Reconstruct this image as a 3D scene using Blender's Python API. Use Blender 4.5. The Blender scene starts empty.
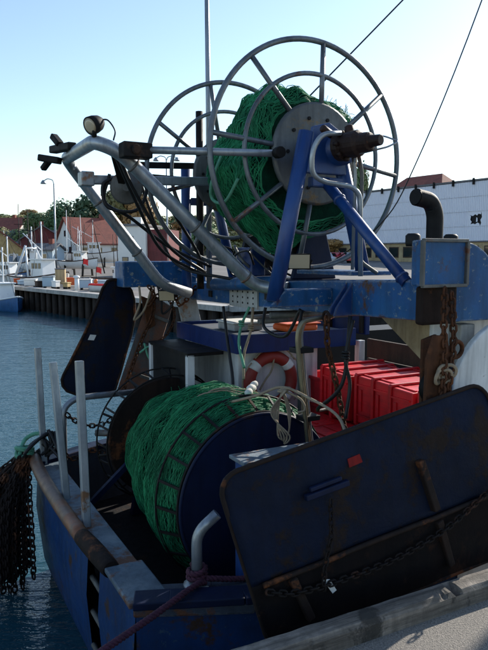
import bpy, math, random
import numpy as np
from mathutils import Vector, Matrix, noise
R = math.radians
SC = bpy.context.scene
COL = SC.collection
random.seed(7)

# ---------------------------------------------------------------- camera, sky, sun
cam_d = bpy.data.cameras.new('camera'); cam = bpy.data.objects.new('camera', cam_d); COL.objects.link(cam)
cam.location = (0, 0, 1.65)
cam.rotation_euler = (R(90) - math.atan(68 / 650), 0, 0)
cam_d.sensor_fit = 'VERTICAL'; cam_d.sensor_height = 36; cam_d.lens = 36
cam_d.clip_start = 0.05; cam_d.clip_end = 3000
SC.camera = cam

SUN_AZ, SUN_EL = 42, 27          # degrees clockwise from the viewing direction / above the horizon
w = bpy.data.worlds.new('World'); SC.world = w; w.use_nodes = True
nt = w.node_tree; nt.nodes.clear()
sky = nt.nodes.new('ShaderNodeTexSky'); sky.sky_type = 'NISHITA'; sky.sun_disc = False
sky.sun_elevation = R(SUN_EL); sky.sun_rotation = R(SUN_AZ)
sky.air_density = 1.0; sky.dust_density = 0.3; sky.ozone_density = 1.0
bg = nt.nodes.new('ShaderNodeBackground'); bg.inputs[1].default_value = 0.14
wo = nt.nodes.new('ShaderNodeOutputWorld')
nt.links.new(sky.outputs[0], bg.inputs[0]); nt.links.new(bg.outputs[0], wo.inputs[0])
sd = bpy.data.lights.new('sun', 'SUN'); sd.energy = 5.0; sd.angle = R(0.5); sd.color = (1, .93, .82)
sun = bpy.data.objects.new('sun', sd); COL.objects.link(sun)
dirv = Vector((math.sin(R(SUN_AZ)) * math.cos(R(SUN_EL)), math.cos(R(SUN_AZ)) * math.cos(R(SUN_EL)), math.sin(R(SUN_EL))))
sun.rotation_euler = dirv.to_track_quat('Z', 'Y').to_euler()
SC.view_settings.view_transform = 'Standard'; SC.view_settings.look = 'None'
SC.view_settings.exposure = 0.68; SC.view_settings.gamma = 1; SC.view_settings.use_curve_mapping = False

# ---------------------------------------------------------------- frames
BT = R(28)                        # the boat and the quay run 28 degrees off the picture plane
CB, SB = math.cos(BT), math.sin(BT)
GZ, WZ = -0.35, -1.7              # quay level, water level
def B(s, t, z=0.0): return (CB * s - SB * t, SB * s + CB * t, z)
def at(px, py, y):                # where a far thing stands, y metres out
    return ((px - 244) / 650 * y, y, 1.65 + (257 - py) / 650 * y)
def edge(x): return 25.6 + max(0, -x - 0.6) * 1.216 + max(0, x + 0.6) * 0.35
def smooth(a, b, v):
    v = min(1, max(0, (v - a) / (b - a))); return v * v * (3 - 2 * v)
def H(x, y):
    h = GZ + 1.2 * smooth(50, 95, y)
    h += (7.0 - 0.02 * x) * smooth(100, 190, y) * (1 - .85 * smooth(-10, 90, x))
    return h + (noise.noise(Vector((x * .03, y * .03, 0))) * 1.2) * smooth(105, 150, y)

# ---------------------------------------------------------------- materials
MATS = {}
def new_mat(name):
    m = bpy.data.materials.new(name); m.use_nodes = True
    n = m.node_tree.nodes; n.clear()
    out = n.new('ShaderNodeOutputMaterial'); p = n.new('ShaderNodeBsdfPrincipled')
    m.node_tree.links.new(p.outputs[0], out.inputs[0])
    MATS[name] = m
    return m, n, m.node_tree.links, p
def ramp(n, l, fac, lo, hi, a=(0, 0, 0, 1), b=(1, 1, 1, 1)):
    r = n.new('ShaderNodeValToRGB'); r.color_ramp.elements[0].position = lo; r.color_ramp.elements[1].position = hi
    r.color_ramp.elements[0].color = a; r.color_ramp.elements[1].color = b
    l.new(fac, r.inputs[0]); return r
def tex(n, l, scale, detail=6, rough=.6, stretch=(1, 1, 1), coord='Object'):
    tc = n.new('ShaderNodeTexCoord'); mp = n.new('ShaderNodeMapping'); mp.inputs['Scale'].default_value = stretch
    l.new(tc.outputs[coord], mp.inputs[0])
    t = n.new('ShaderNodeTexNoise'); t.inputs['Scale'].default_value = scale
    t.inputs['Detail'].default_value = detail; t.inputs['Roughness'].default_value = rough
    l.new(mp.outputs[0], t.inputs['Vector']); return t
def mix(n, l, fac, a, b):
    m = n.new('ShaderNodeMix'); m.data_type = 'RGBA'
    if isinstance(fac, (int, float)): m.inputs[0].default_value = fac
    else: l.new(fac, m.inputs[0])
    for v, i in ((a, 6), (b, 7)):
        if isinstance(v, tuple): m.inputs[i].default_value = (*v[:3], 1)
        else: l.new(v, m.inputs[i])
    return m.outputs[2]
def paint(name, col, col2=None, scale=3, rust=0.0, rustcol=(.07, .025, .01), rough=.5, metal=0, bump=.15, streak=True, vary=0, fine=40, chip=None, spec=.5, grime=.5, edge=None, grain=None, chip_th=.6):
    m, n, l, p = new_mat(name)
    col2 = col2 or tuple(c * .6 for c in col)
    t1 = tex(n, l, scale, 8, .65)
    base = mix(n, l, ramp(n, l, t1.outputs[0], .35, .68).outputs[0], col, col2)
    if streak:
        t2 = tex(n, l, 14, 6, .65, (1, 1, .09))
        base = mix(n, l, ramp(n, l, t2.outputs[0], .46, .72, b=(.7, .7, .7, 1)).outputs[0], base, tuple(c * .45 for c in col2))
        t6 = tex(n, l, 1.4, 12, .7)
        base = mix(n, l, ramp(n, l, t6.outputs[0], .42, .66, b=(grime, grime, grime, 1)).outputs[0], base, tuple(c * .35 + .004 for c in col2))
    if grain:
        t7 = tex(n, l, 22, 8, .7, grain)
        base = mix(n, l, ramp(n, l, t7.outputs[0], .42, .62).outputs[0], base, tuple(c * .4 for c in col2))
    if vary:
        oi = n.new('ShaderNodeObjectInfo'); hs = n.new('ShaderNodeHueSaturation')
        mr = n.new('ShaderNodeMapRange'); mr.inputs[3].default_value = 1 - vary; mr.inputs[4].default_value = 1 + vary
        l.new(oi.outputs['Random'], mr.inputs[0]); l.new(mr.outputs[0], hs.inputs['Value']); l.new(base, hs.inputs['Color']); base = hs.outputs[0]
    if chip:
        t4 = tex(n, l, 14, 10, .75)
        base = mix(n, l, ramp(n, l, t4.outputs[0], chip_th, chip_th + .03).outputs[0], base, chip)
    if edge:
        bv = n.new('ShaderNodeBevel'); bv.samples = 3; bv.inputs['Radius'].default_value = .022
        ge = n.new('ShaderNodeNewGeometry'); dt = n.new('ShaderNodeVectorMath'); dt.operation = 'DOT_PRODUCT'
        l.new(bv.outputs[0], dt.inputs[0]); l.new(ge.outputs['Normal'], dt.inputs[1])
        sb = n.new('ShaderNodeMath'); sb.operation = 'SUBTRACT'; sb.inputs[0].default_value = 1.0; l.new(dt.outputs['Value'], sb.inputs[1])
        t8 = tex(n, l, 26, 8, .7); mu = n.new('ShaderNodeMath'); mu.operation = 'MULTIPLY'; l.new(sb.outputs[0], mu.inputs[0])
        l.new(ramp(n, l, t8.outputs[0], .4, .6).outputs[0], mu.inputs[1])
        base = mix(n, l, ramp(n, l, mu.outputs[0], .03, .12).outputs[0], base, edge)
    rv = None
    if rust > 0:
        t3 = tex(n, l, 2.6, 12, .72)
        rf = ramp(n, l, t3.outputs[0], .665 - rust * .42, .715 - rust * .36)
        t5 = tex(n, l, 30, 4)
        rc = mix(n, l, t5.outputs[0], rustcol, tuple(c * 2.2 for c in rustcol))
        base = mix(n, l, rf.outputs[0], base, rc); rv = rf.outputs[0]
    l.new(base, p.inputs['Base Color'])
    tr = tex(n, l, 12, 6)
    mr = n.new('ShaderNodeMapRange'); mr.inputs[3].default_value = max(.05, rough - .15); mr.inputs[4].default_value = min(1, rough + .2)
    l.new(tr.outputs[0], mr.inputs[0])
    l.new(mr.outputs[0], p.inputs['Roughness'])
    p.inputs['Metallic'].default_value = metal; p.inputs['Specular IOR Level'].default_value = spec
    if bump:
        tb = tex(n, l, fine, 8, .7); b = n.new('ShaderNodeBump'); b.inputs['Strength'].default_value = bump; b.inputs['Distance'].default_value = .01
        if rv is not None:
            ad = n.new('ShaderNodeMath'); ad.operation = 'MULTIPLY_ADD'; l.new(rv, ad.inputs[0]); ad.inputs[1].default_value = .6; l.new(tb.outputs[0], ad.inputs[2])
            l.new(ad.outputs[0], b.inputs['Height'])
        else: l.new(tb.outputs[0], b.inputs['Height'])
        l.new(b.outputs[0], p.inputs['Normal'])
    return m
M = {}
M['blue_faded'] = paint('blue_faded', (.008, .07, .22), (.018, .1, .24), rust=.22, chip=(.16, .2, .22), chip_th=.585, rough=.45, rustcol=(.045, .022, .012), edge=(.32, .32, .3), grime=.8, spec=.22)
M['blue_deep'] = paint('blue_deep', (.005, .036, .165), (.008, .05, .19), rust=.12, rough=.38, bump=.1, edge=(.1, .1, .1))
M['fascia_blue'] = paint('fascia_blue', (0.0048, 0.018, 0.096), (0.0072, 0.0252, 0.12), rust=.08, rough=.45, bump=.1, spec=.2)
M['blue_hull'] = paint('blue_hull', (.004, .036, .14), (.008, .048, .155), rust=.2, rough=.45, chip=(.035, .07, .11), rustcol=(.03, .016, .01), edge=(.22, .23, .23), grime=.8, spec=.22)
M['blue_dark'] = paint('blue_dark', (0.0024, 0.0078, 0.033), (0.0036, 0.0114, 0.042), rust=.16, rough=.55, rustcol=(.012, .008, .008), spec=.2)
M['chain_dark'] = paint('chain_dark', (.014, .009, .008), (.01, .008, .008), rust=.2, rough=.85, bump=.4, rustcol=(.03, .013, .008), spec=.2)
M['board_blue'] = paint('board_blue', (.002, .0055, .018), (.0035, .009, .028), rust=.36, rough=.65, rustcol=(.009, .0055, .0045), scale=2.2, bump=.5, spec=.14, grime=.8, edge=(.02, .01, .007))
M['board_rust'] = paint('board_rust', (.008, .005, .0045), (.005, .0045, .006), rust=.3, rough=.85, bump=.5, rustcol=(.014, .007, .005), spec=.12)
M['rust'] = paint('rust', (.09, .035, .015), (.045, .02, .012), rust=.4, rough=.85, bump=.5, spec=.2)
M['rust_dark'] = paint('rust_dark', (.022, .012, .009), (.013, .009, .008), rust=.3, rough=.8, bump=.4, spec=.2)
M['galv'] = paint('galv', (.34, .37, .4), (.24, .27, .3), rust=.12, rough=.36, metal=.55, bump=.1, rustcol=(.13, .07, .04), grime=.4)
M['galv_old'] = paint('galv_old', (0.15, 0.15, 0.1425), (0.0975, 0.0975, 0.09375), rust=.25, rough=.6, metal=.35, bump=.2)
M['ring'] = paint('ring', (.16, .18, .2), (.1, .115, .13), rust=.16, rough=.38, metal=.45, bump=.15)
M['pipe_brass'] = paint('pipe_brass', (.28, .25, .17), (.2, .17, .1), rust=.25, rough=.4, metal=.6)
M['rail_rust'] = paint('rail_rust', (0.187, 0.102, 0.0595), (0.136, 0.0935, 0.0765), rust=.35, rough=.5, metal=.25, rustcol=(.12, .045, .02))
M['worn_lit_cap'] = paint('worn_lit_cap', (0.176, 0.216, 0.24), (0.08, 0.128, 0.176), rust=.3, rough=.6, bump=.4, grime=.8)  # worn stern plates; also the painted lit top of the drum stand
M['white'] = paint('white', (.68, .69, .69), (.58, .6, .6), rust=.1, rough=.4, bump=.05, grime=.25)
M['white_dirty'] = paint('white_dirty', (0.4, 0.4, 0.384), (0.32, 0.32, 0.304), rust=.22, rough=.5, rustcol=(.16, .08, .04))
M['black'] = paint('black', (0.0072, 0.0072, 0.0078), (0.012, 0.012, 0.0126), rough=.55, bump=.1, streak=False, spec=.2)
M['hose'] = paint('hose', (.012, .013, .014), (.02, .02, .022), rough=.4, bump=.05, streak=False, spec=.2)
M['dark_steel'] = paint('dark_steel', (0.0176, 0.016, 0.016), (0.0112, 0.0104, 0.0104), rust=.18, rough=.6, metal=.3, rustcol=(.03, .016, .01), spec=.2)
M['motor'] = paint('motor', (0.042, 0.0182, 0.0126), (0.021, 0.0112, 0.0091), rust=.2, rough=.5, bump=.4, spec=.2)
M['deck'] = paint('deck', (0.012, 0.012, 0.0138), (0.0078, 0.0078, 0.0096), rust=.25, rough=.75, bump=.4, rustcol=(.02, .01, .006), spec=.2)
M['lining'] = paint('lining', (0.048, 0.057, 0.078), (0.036, 0.042, 0.06), rust=.22, rough=.6)
M['red_plastic'] = paint('red_plastic', (.72, .009, .016), (.5, .008, .013), rough=.45, bump=.15, streak=True, vary=.22, grime=.35)
M['red_ring'] = paint('red_ring', (.26, .02, .012), (.2, .016, .01), rough=.6, bump=.05, streak=False)
M['band_white'] = paint('band_white', (.7, .7, .68), rough=.5, streak=False, bump=.05)
M['roof_dark'] = paint('roof_dark', (.07, .08, .1), (.045, .05, .065), rust=.2, rough=.7)
M['rusty_plate'] = paint('rusty_plate', (.11, .1, .1), (.07, .06, .058), rust=.5, rough=.7, bump=.4, rustcol=(.08, .035, .022))
M['quarter'] = paint('quarter', (.05, .07, .1), (.03, .04, .06), rust=.3, rough=.6, bump=.5, edge=(.25, .25, .24))
M['patch_red'] = paint('patch_red', (.2, .008, .008), (.14, .006, .006), rust=.2, rough=.7, spec=.2)
M['hub'] = paint('hub', (.13, .135, .135), (.09, .095, .095), rust=.27, rustcol=(.1, .06, .02), rough=.5, metal=.3, bump=.2)
M['orange'] = paint('orange', (.75, .12, .015), (.6, .09, .015), rough=.5, streak=False)
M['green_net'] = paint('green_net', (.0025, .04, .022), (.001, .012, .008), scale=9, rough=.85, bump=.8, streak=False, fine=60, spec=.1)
M['green_twine'] = paint('green_twine', (.026, .28, .12), (.006, .085, .04), scale=4, rough=.6, bump=.2, streak=False, spec=.3)
M['rope_tan'] = paint('rope_tan', (0.285, 0.225, 0.15), (0.1875, 0.1425, 0.0975), scale=20, rough=.9, bump=.4, streak=False)
M['rope_purple'] = paint('rope_purple', (.075, .014, .035), (.025, .006, .015), scale=60, rough=.85, bump=.5, streak=False)
M['rope_green'] = paint('rope_green', (.1, .3, .2), (.06, .2, .12), scale=20, rough=.9, streak=False)
M['plank'] = paint('plank', (0.072, 0.042, 0.027), (0.048, 0.027, 0.018), scale=5, rough=.85, bump=.5)
M['plywood'] = paint('plywood', (.42, .33, .2), (.3, .22, .12), scale=8, rough=.8, rust=.15, rustcol=(.08, .05, .03))
M['timber'] = paint('timber', (.3, .26, .22), (.15, .13, .11), scale=7, rough=.9, bump=1.0, rust=.2, rustcol=(.02, .018, .015), grain=(.05, 1, 1), fine=40)
M['concrete'] = paint('concrete', (.42, .41, .39), (.33, .32, .3), scale=1.5, rough=.9, bump=.3)
M['pile'] = paint('pile', (.045, .035, .03), (.025, .02, .018), scale=2, rough=.9, bump=.3, spec=.2)
M['land'] = paint('land', (.15, .14, .13), (.1, .095, .09), scale=.3, rough=.95, bump=.2, streak=False)
M['hill'] = paint('hill', (.05, .06, .025), (.075, .07, .03), scale=.08, rough=1, bump=.2, streak=False)
M['bark'] = paint('bark', (.07, .055, .04), (.045, .035, .028), rough=.95, bump=.4)
M['roof_red'] = paint('roof_red', (.26, .075, .05), (.2, .06, .045), scale=1.2, rough=.85, bump=.3)
M['roof_grey'] = paint('roof_grey', (.17, .17, .18), (.12, .12, .13), scale=.8, rough=.8)
M['wall_white'] = paint('wall_white', (.72, .71, .68), (.6, .59, .56), scale=.4, rough=.8, bump=.05, streak=False)
M['wall_yellow'] = paint('wall_yellow', (.5, .36, .17), (.42, .3, .14), scale=.5, rough=.85, bump=.05)
M['wall_red'] = paint('wall_red', (.17, .035, .038), (.13, .03, .03), scale=.5, rough=.8, bump=.05)
M['wall_blue'] = paint('wall_blue', (.4, .5, .58), (.34, .44, .52), scale=.5, rough=.75, bump=.05, streak=False)
M['cladding'] = paint('cladding', (.72, .74, .81), (.64, .66, .74), scale=.12, rough=.55, bump=0, rust=.06, streak=False, rustcol=(.25, .22, .2))
M['beige'] = paint('beige', (.46, .36, .2), (.38, .29, .16), scale=.4, rough=.8, bump=.05)
M['boat_white'] = paint('boat_white', (.76, .77, .77), (.68, .69, .69), scale=1, rough=.35, bump=.03, rust=.03, streak=False)
M['boat_blue'] = paint('boat_blue', (.02, .1, .28), (.025, .12, .3), scale=1, rough=.4, bump=.03)
M['car_grey'] = paint('car_grey', (.3, .33, .36), (.28, .31, .34), rough=.25, metal=.3, bump=0, streak=False)
M['car_red'] = paint('car_red', (.4, .02, .03), (.36, .02, .03), rough=.25, bump=0, streak=False)
M['flag_red'] = paint('flag_red', (.75, .03, .03), (.65, .03, .03), rough=.7, streak=False, bump=.05)
M['foam'] = paint('foam', (.6, .6, .56), (.5, .48, .44), rough=.8, streak=False)

def glass(name, col, rough=.06):
    m, n, l, p = new_mat(name)
    t = tex(n, l, 1.5, 2); l.new(mix(n, l, t.outputs[0], col, tuple(c * .6 for c in col)), p.inputs['Base Color'])
    p.inputs['Roughness'].default_value = rough; p.inputs['Specular IOR Level'].default_value = .8
    return m
M['glass'] = glass('glass', (.02, .03, .035)); M['lens'] = glass('lens', (.55, .45, .3), .12)

def leafmat(name, a, b, c):
    m, n, l, p = new_mat(name)
    t = tex(n, l, .8, 3); t2 = tex(n, l, 5, 2)
    x = mix(n, l, ramp(n, l, t.outputs[0], .38, .62).outputs[0], a, b)
    x = mix(n, l, ramp(n, l, t2.outputs[0], .45, .75).outputs[0], x, c)
    oi = n.new('ShaderNodeObjectInfo'); hs = n.new('ShaderNodeHueSaturation'); mr = n.new('ShaderNodeMapRange')
    mr.inputs[3].default_value = .7; mr.inputs[4].default_value = 1.3
    l.new(oi.outputs['Random'], mr.inputs[0]); l.new(mr.outputs[0], hs.inputs['Value']); l.new(x, hs.inputs['Color'])
    l.new(hs.outputs[0], p.inputs['Base Color']); p.inputs['Roughness'].default_value = .7
    return m
LEAF = [leafmat('leaf_dark', (0.036, 0.087, 0.036), (0.051, 0.109, 0.043), (0.072, 0.123, 0.051)),
        leafmat('leaf_mid', (0.072, 0.131, 0.041), (0.094, 0.145, 0.051), (0.131, 0.160, 0.058)),
        leafmat('leaf_olive', (0.123, 0.131, 0.043), (0.160, 0.152, 0.051), (0.189, 0.160, 0.058)),
        leafmat('leaf_autumn', (0.217, 0.123, 0.043), (0.246, 0.145, 0.051), (0.290, 0.174, 0.058))]

# water
m, n, l, p = new_mat('water')
p.inputs['Base Color'].default_value = (.012, .055, .075, 1); p.inputs['Roughness'].default_value = .06; p.inputs['IOR'].default_value = 1.33
ta = tex(n, l, 1.1, 5, .6, (.5, 1.6, 1)); tb = tex(n, l, 5.5, 4, .6, (.6, 1.4, 1))
ad = n.new('ShaderNodeMath'); ad.operation = 'MULTIPLY_ADD'; l.new(tb.outputs[0], ad.inputs[0]); ad.inputs[1].default_value = .35; l.new(ta.outputs[0], ad.inputs[2])
b = n.new('ShaderNodeBump'); b.inputs['Strength'].default_value = .8; b.inputs['Distance'].default_value = .1
l.new(ad.outputs[0], b.inputs['Height']); l.new(b.outputs[0], p.inputs['Normal'])
M['water'] = m
# asphalt
m, n, l, p = new_mat('asphalt')
t1 = tex(n, l, 85, 8, .85); t2 = tex(n, l, 1.6, 10, .7); v = n.new('ShaderNodeTexVoronoi'); v.inputs['Scale'].default_value = 140
tc = n.new('ShaderNodeTexCoord'); l.new(tc.outputs['Object'], v.inputs['Vector'])
x = mix(n, l, ramp(n, l, t1.outputs[0], .4, .6).outputs[0], (.07, .065, .058), (.3, .272, .235))
x = mix(n, l, ramp(n, l, t2.outputs[0], .4, .7, b=(.35, .35, .35, 1)).outputs[0], x, (.12, .11, .1))
l.new(x, p.inputs['Base Color']); p.inputs['Roughness'].default_value = .92
b = n.new('ShaderNodeBump'); b.inputs['Strength'].default_value = .7; b.inputs['Distance'].default_value = .004
l.new(v.outputs['Distance'], b.inputs['Height']); l.new(b.outputs[0], p.inputs['Normal'])
M['asphalt'] = m

# ---------------------------------------------------------------- mesh helpers
ROOT = {}                          # object name -> (location, rotz) of the frame its mesh data is written in
class MB:
    def __init__(s, boat=True): s.v = []; s.f = []; s.sm = []; s.boat = boat
    def add(s, vs, fs, sm=False):
        o = len(s.v); s.v += [tuple(q) for q in vs]
        s.f += [tuple(i + o for i in f) for f in fs]; s.sm += [sm] * len(fs)
    def box(s, lo, hi):
        a, b, c = lo; d, e, f = hi
        s.add([(a, b, c), (d, b, c), (d, e, c), (a, e, c), (a, b, f), (d, b, f), (d, e, f), (a, e, f)],
              [(0, 3, 2, 1), (4, 5, 6, 7), (0, 1, 5, 4), (1, 2, 6, 5), (2, 3, 7, 6), (3, 0, 4, 7)])
    def bar(s, p0, p1, w, h, up=(0, 0, 1)):
        p0 = Vector(p0); p1 = Vector(p1); d = (p1 - p0).normalized(); u = Vector(up)
        a = d.cross(u)
        if a.length < 1e-4: a = d.cross(Vector((1, 0, 0)))
        a.normalize(); u = a.cross(d); vs = []
        for q in (p0, p1):
            for i, j in ((-1, -1), (1, -1), (1, 1), (-1, 1)): vs.append(q + a * (w / 2 * i) + u * (h / 2 * j))
        s.add(vs, [(0, 1, 2, 3), (7, 6, 5, 4), (0, 4, 5, 1), (1, 5, 6, 2), (2, 6, 7, 3), (3, 7, 4, 0)])
    def tube(s, pts, r, n=10, caps=True, closed=False):
        P = [Vector(q) for q in pts]; k = len(P)
        rs = r if isinstance(r, (list, tuple)) else [r] * k
        T = []
        for i in range(k):
            a = P[(i - 1) % k] if closed or i > 0 else P[i]; b = P[(i + 1) % k] if closed or i < k - 1 else P[i]
            t = b - a
            T.append(t.normalized() if t.length > 1e-9 else Vector((0, 0, 1)))
        x = T[0].cross(Vector((0, 0, 1)))
        if x.length < .05: x = T[0].cross(Vector((1, 0, 0)))
        x.normalize(); vs = []
        for i in range(k):
            x = x - T[i] * x.dot(T[i])
            if x.length < 1e-6: x = T[i].orthogonal()
            x.normalize(); y = T[i].cross(x)
            for j in range(n):
                a = 2 * math.pi * j / n; vs.append(P[i] + (x * math.cos(a) + y * math.sin(a)) * rs[i])
        fs = []
        for i in range(k if closed else k - 1):
            i2 = (i + 1) % k
            for j in range(n):
                j2 = (j + 1) % n; fs.append((i * n + j, i * n + j2, i2 * n + j2, i2 * n + j))
        s.add(vs, fs, True)
        if caps and not closed:
            o = len(s.v) - k * n
            s.f.append(tuple(o + j for j in reversed(range(n)))); s.sm.append(False)
            s.f.append(tuple(o + (k - 1) * n + j for j in range(n))); s.sm.append(False)
    def ring(s, c, ax, Rr, r, n=64, m=8):
        c = Vector(c); ax = Vector(ax).normalized(); x = ax.orthogonal().normalized(); y = ax.cross(x)
        s.tube([c + (x * math.cos(2 * math.pi * i / n) + y * math.sin(2 * math.pi * i / n)) * Rr for i in range(n)], r, m, closed=True)
    def lathe(s, c, ax, prof, n=40, smooth=True, fn=None, caps=True):
        c = Vector(c); ax = Vector(ax).normalized(); x = ax.orthogonal().normalized(); y = ax.cross(x); vs = []
        if abs(ax.z) < .5: y = Vector((0, 0, 1)) - ax * ax.z; y.normalize(); x = y.cross(ax)
        for r, h in prof:
            for j in range(n):
                a = 2 * math.pi * j / n; rr = r * (fn(h, a) if fn else 1)
                vs.append(c + ax * h + (x * math.cos(a) + y * math.sin(a)) * rr)
        fs = [(i * n + j, i * n + (j + 1) % n, (i + 1) * n + (j + 1) % n, (i + 1) * n + j) for i in range(len(prof) - 1) for j in range(n)]
        s.add(vs, fs, smooth)
        o = len(s.v) - len(prof) * n
        if caps:
            s.f.append(tuple(o + j for j in reversed(range(n)))); s.sm.append(False)
            s.f.append(tuple(o + (len(prof) - 1) * n + j for j in range(n))); s.sm.append(False)
    def prism(s, poly, th):
        k = len(poly); th = Vector(th)
        vs = [Vector(q) for q in poly] + [Vector(q) + th for q in poly]
        s.add(vs, [tuple(reversed(range(k))), tuple(range(k, 2 * k))] + [(i, (i + 1) % k, k + (i + 1) % k, k + i) for i in range(k)])
    def chain(s, pts, L=.06, r=.008, wd=.02, m=4):
        P = [Vector(q) for q in pts]; cum = [0]
        for a, b in zip(P, P[1:]): cum.append(cum[-1] + (b - a).length)
        def pos(d):
            for i in range(len(P) - 1):
                if d <= cum[i + 1] or i == len(P) - 2:
                    k = (d - cum[i]) / max(1e-9, cum[i + 1] - cum[i]); return P[i].lerp(P[i + 1], k)
        step = L * .74; k = max(1, int(cum[-1] / step))
        for i in range(k):
            c = pos((i + .5) * step); d = (pos(min(cum[-1], (i + 1) * step)) - pos(i * step)).normalized()
            x = d.orthogonal().normalized(); y = d.cross(x)
            a0 = (i % 2) * math.pi / 2 + .4
            u = x * math.cos(a0) + y * math.sin(a0); q = []
            for j in range(10):
                a = 2 * math.pi * j / 10
                q.append(c + d * (math.cos(a) * wd + math.copysign(1, math.cos(a)) * (L / 2 - wd)) + u * math.sin(a) * wd)
            s.tube(q, r, m, closed=True)
    def build(s, name, mat, parent=None, bev=0, loc=None, rz=0.0, kind=None, label=None, sub=0):
        V = np.array(s.v, dtype=float)
        if s.boat:
            V = np.stack([CB * V[:, 0] - SB * V[:, 1], SB * V[:, 0] + CB * V[:, 1], V[:, 2]], 1)
        if parent is not None: fl, fr = ROOT[parent.name]
        elif loc is not None: fl, fr = loc, rz
        else:
            mn = V.min(0); mx = V.max(0); fl, fr = ((mn[0] + mx[0]) / 2, (mn[1] + mx[1]) / 2, mn[2]), rz
        V = V - np.array(fl); c, sn = math.cos(-fr), math.sin(-fr)
        V = np.stack([c * V[:, 0] - sn * V[:, 1], sn * V[:, 0] + c * V[:, 1], V[:, 2]], 1)
        me = bpy.data.meshes.new(name); me.from_pydata(V.tolist(), [], s.f); me.update()
        me.polygons.foreach_set('use_smooth', s.sm)
        me.materials.append(M[mat] if isinstance(mat, str) else mat)
        o = bpy.data.objects.new(name, me); COL.objects.link(o)
        if parent is not None: o.parent = parent
        else: o.location = fl; o.rotation_euler = (0, 0, fr)
        ROOT[o.name] = (fl, fr)
        if bev:
            bm_ = o.modifiers.new('bevel', 'BEVEL'); bm_.width = bev; bm_.segments = 2; bm_.limit_method = 'ANGLE'; bm_.angle_limit = R(40)
        if kind: o['kind'] = kind
        if label: o['label'] = label
        return o
def thing(name, label, cat, loc, rz=0.0, group=None):
    o = bpy.data.objects.new(name, None); COL.objects.link(o); o.empty_display_size = .1
    o.location = loc; o.rotation_euler = (0, 0, rz); ROOT[o.name] = (tuple(loc), rz)
    return tag(o, label, cat, group)
def tag(o, label, cat, group=None):
    o['label'] = label; o['category'] = cat
    if group: o['group'] = group
    return o
def dup(root, loc, rz, label, group=None):
    def rec(o, par):
        c = o.copy(); COL.objects.link(c)
        if par is not None: c.parent = par
        for ch in kids(o): rec(ch, c)
        return c
    r = rec(root, None); r.location = loc; r.rotation_euler = (0, 0, rz); r['label'] = label
    if group: r['group'] = group
    return r
KIDS = {}
def kids(o): return [c for c in list(o.children)]
def fillet(pts, rad, n=6):
    P = [Vector(q) for q in pts]; out = [P[0]]
    for i in range(1, len(P) - 1):
        a, b, c = P[i - 1], P[i], P[i + 1]; r = min(rad, (a - b).length * .49, (c - b).length * .49)
        p0 = b + (a - b).normalized() * r; p1 = b + (c - b).normalized() * r
        for k in range(n + 1):
            u = k / n; out.append(p0 * (1 - u) ** 2 + b * 2 * u * (1 - u) + p1 * u * u)
    out.append(P[-1]); return out
def sag(a, b, d, n=14, up=(0, 0, 1)):
    a = Vector(a); b = Vector(b); return [a.lerp(b, i / n) - Vector(up) * d * 4 * (i / n) * (1 - i / n) for i in range(n + 1)]
def spline(pts, n=6):
    P = [Vector(q) for q in pts]; P = [P[0] * 2 - P[1]] + P + [P[-1] * 2 - P[-2]]; out = []
    for i in range(1, len(P) - 2):
        for k in range(n):
            u = k / n; a, b, c, d = P[i - 1:i + 3]
            out.append(.5 * ((2 * b) + (c - a) * u + (2 * a - 5 * b + 4 * c - d) * u * u + (3 * b - a - 3 * c + d) * u ** 3))
    out.append(P[-2]); return out

# ================================================================ SETTING
mb = MB(False); mb.add([(-900, -300, WZ), (900, -300, WZ), (900, 900, WZ), (-900, 900, WZ)], [(0, 1, 2, 3)])
mb.build('water', 'water', kind='structure')

# near quay: asphalt top, face to the water
mb = MB()
QT = 2.66
mb.add([(-60, -70, GZ), (90, -70, GZ), (90, QT, GZ), (-60, QT, GZ)], [(0, 1, 2, 3)])
mb.build('quay_pavement', 'asphalt', kind='structure')
mb = MB(); mb.box((-60, QT - .3, -3), (90, QT - .001, GZ - .004)); mb.build('quay_wall', 'concrete', kind='structure')

# timber kerb in lengths
kerb = thing('timber_kerb', 'low weathered grey timber kerb beam running along the edge of the near quay', 'kerb', B(1.5, 2.6, GZ), BT)
def kerb_beam(s0, s1, seed):
    rnd = random.Random(seed); ns = int((s1 - s0) / .02); prof = [(2.53, 0), (2.53, .085), (2.548, .11), (2.6, .116), (2.645, .11), (2.66, .09), (2.66, 0)]
    vs = []; k = len(prof)
    for i in range(ns + 1):
        s_ = s0 + (s1 - s0) * i / ns
        for j, (t, z) in enumerate(prof):
            q = Vector((s_ * 9, t * 30, z * 30)); d = noise.noise(q) * .0025 if z > .01 else 0
            ch = max(0, noise.noise(Vector((s_ * 9, 3.1 * j, seed))) - .42) * .12 if 1 <= j <= 2 else 0
            hole = .05 if j in (2, 3) and abs(s_ - 2.72) < .03 else 0
            wear = max(0, noise.noise(Vector((s_ * 4, 7, seed)))) * .005 if j in (1, 2, 3) else 0
            vs.append((s_, t + (d + ch * .5 if j < 3 else d), GZ + z + d - ch - hole - wear if z > .01 else GZ + z))
    fs = [(i * k + j, i * k + (j + 1) % k, (i + 1) * k + (j + 1) % k, (i + 1) * k + j) for i in range(ns) for j in range(k)]
    fs += [tuple(reversed(range(k))), tuple(ns * k + j for j in range(k))]
    mb = MB(); mb.add(vs, fs); mb.build('beam', 'timber', kerb)
for i, (a, b_) in enumerate(((-3.2, .35), (.36, 3.95), (3.96, 7.5), (7.51, 11))): kerb_beam(a, b_, i + 3)

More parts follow.
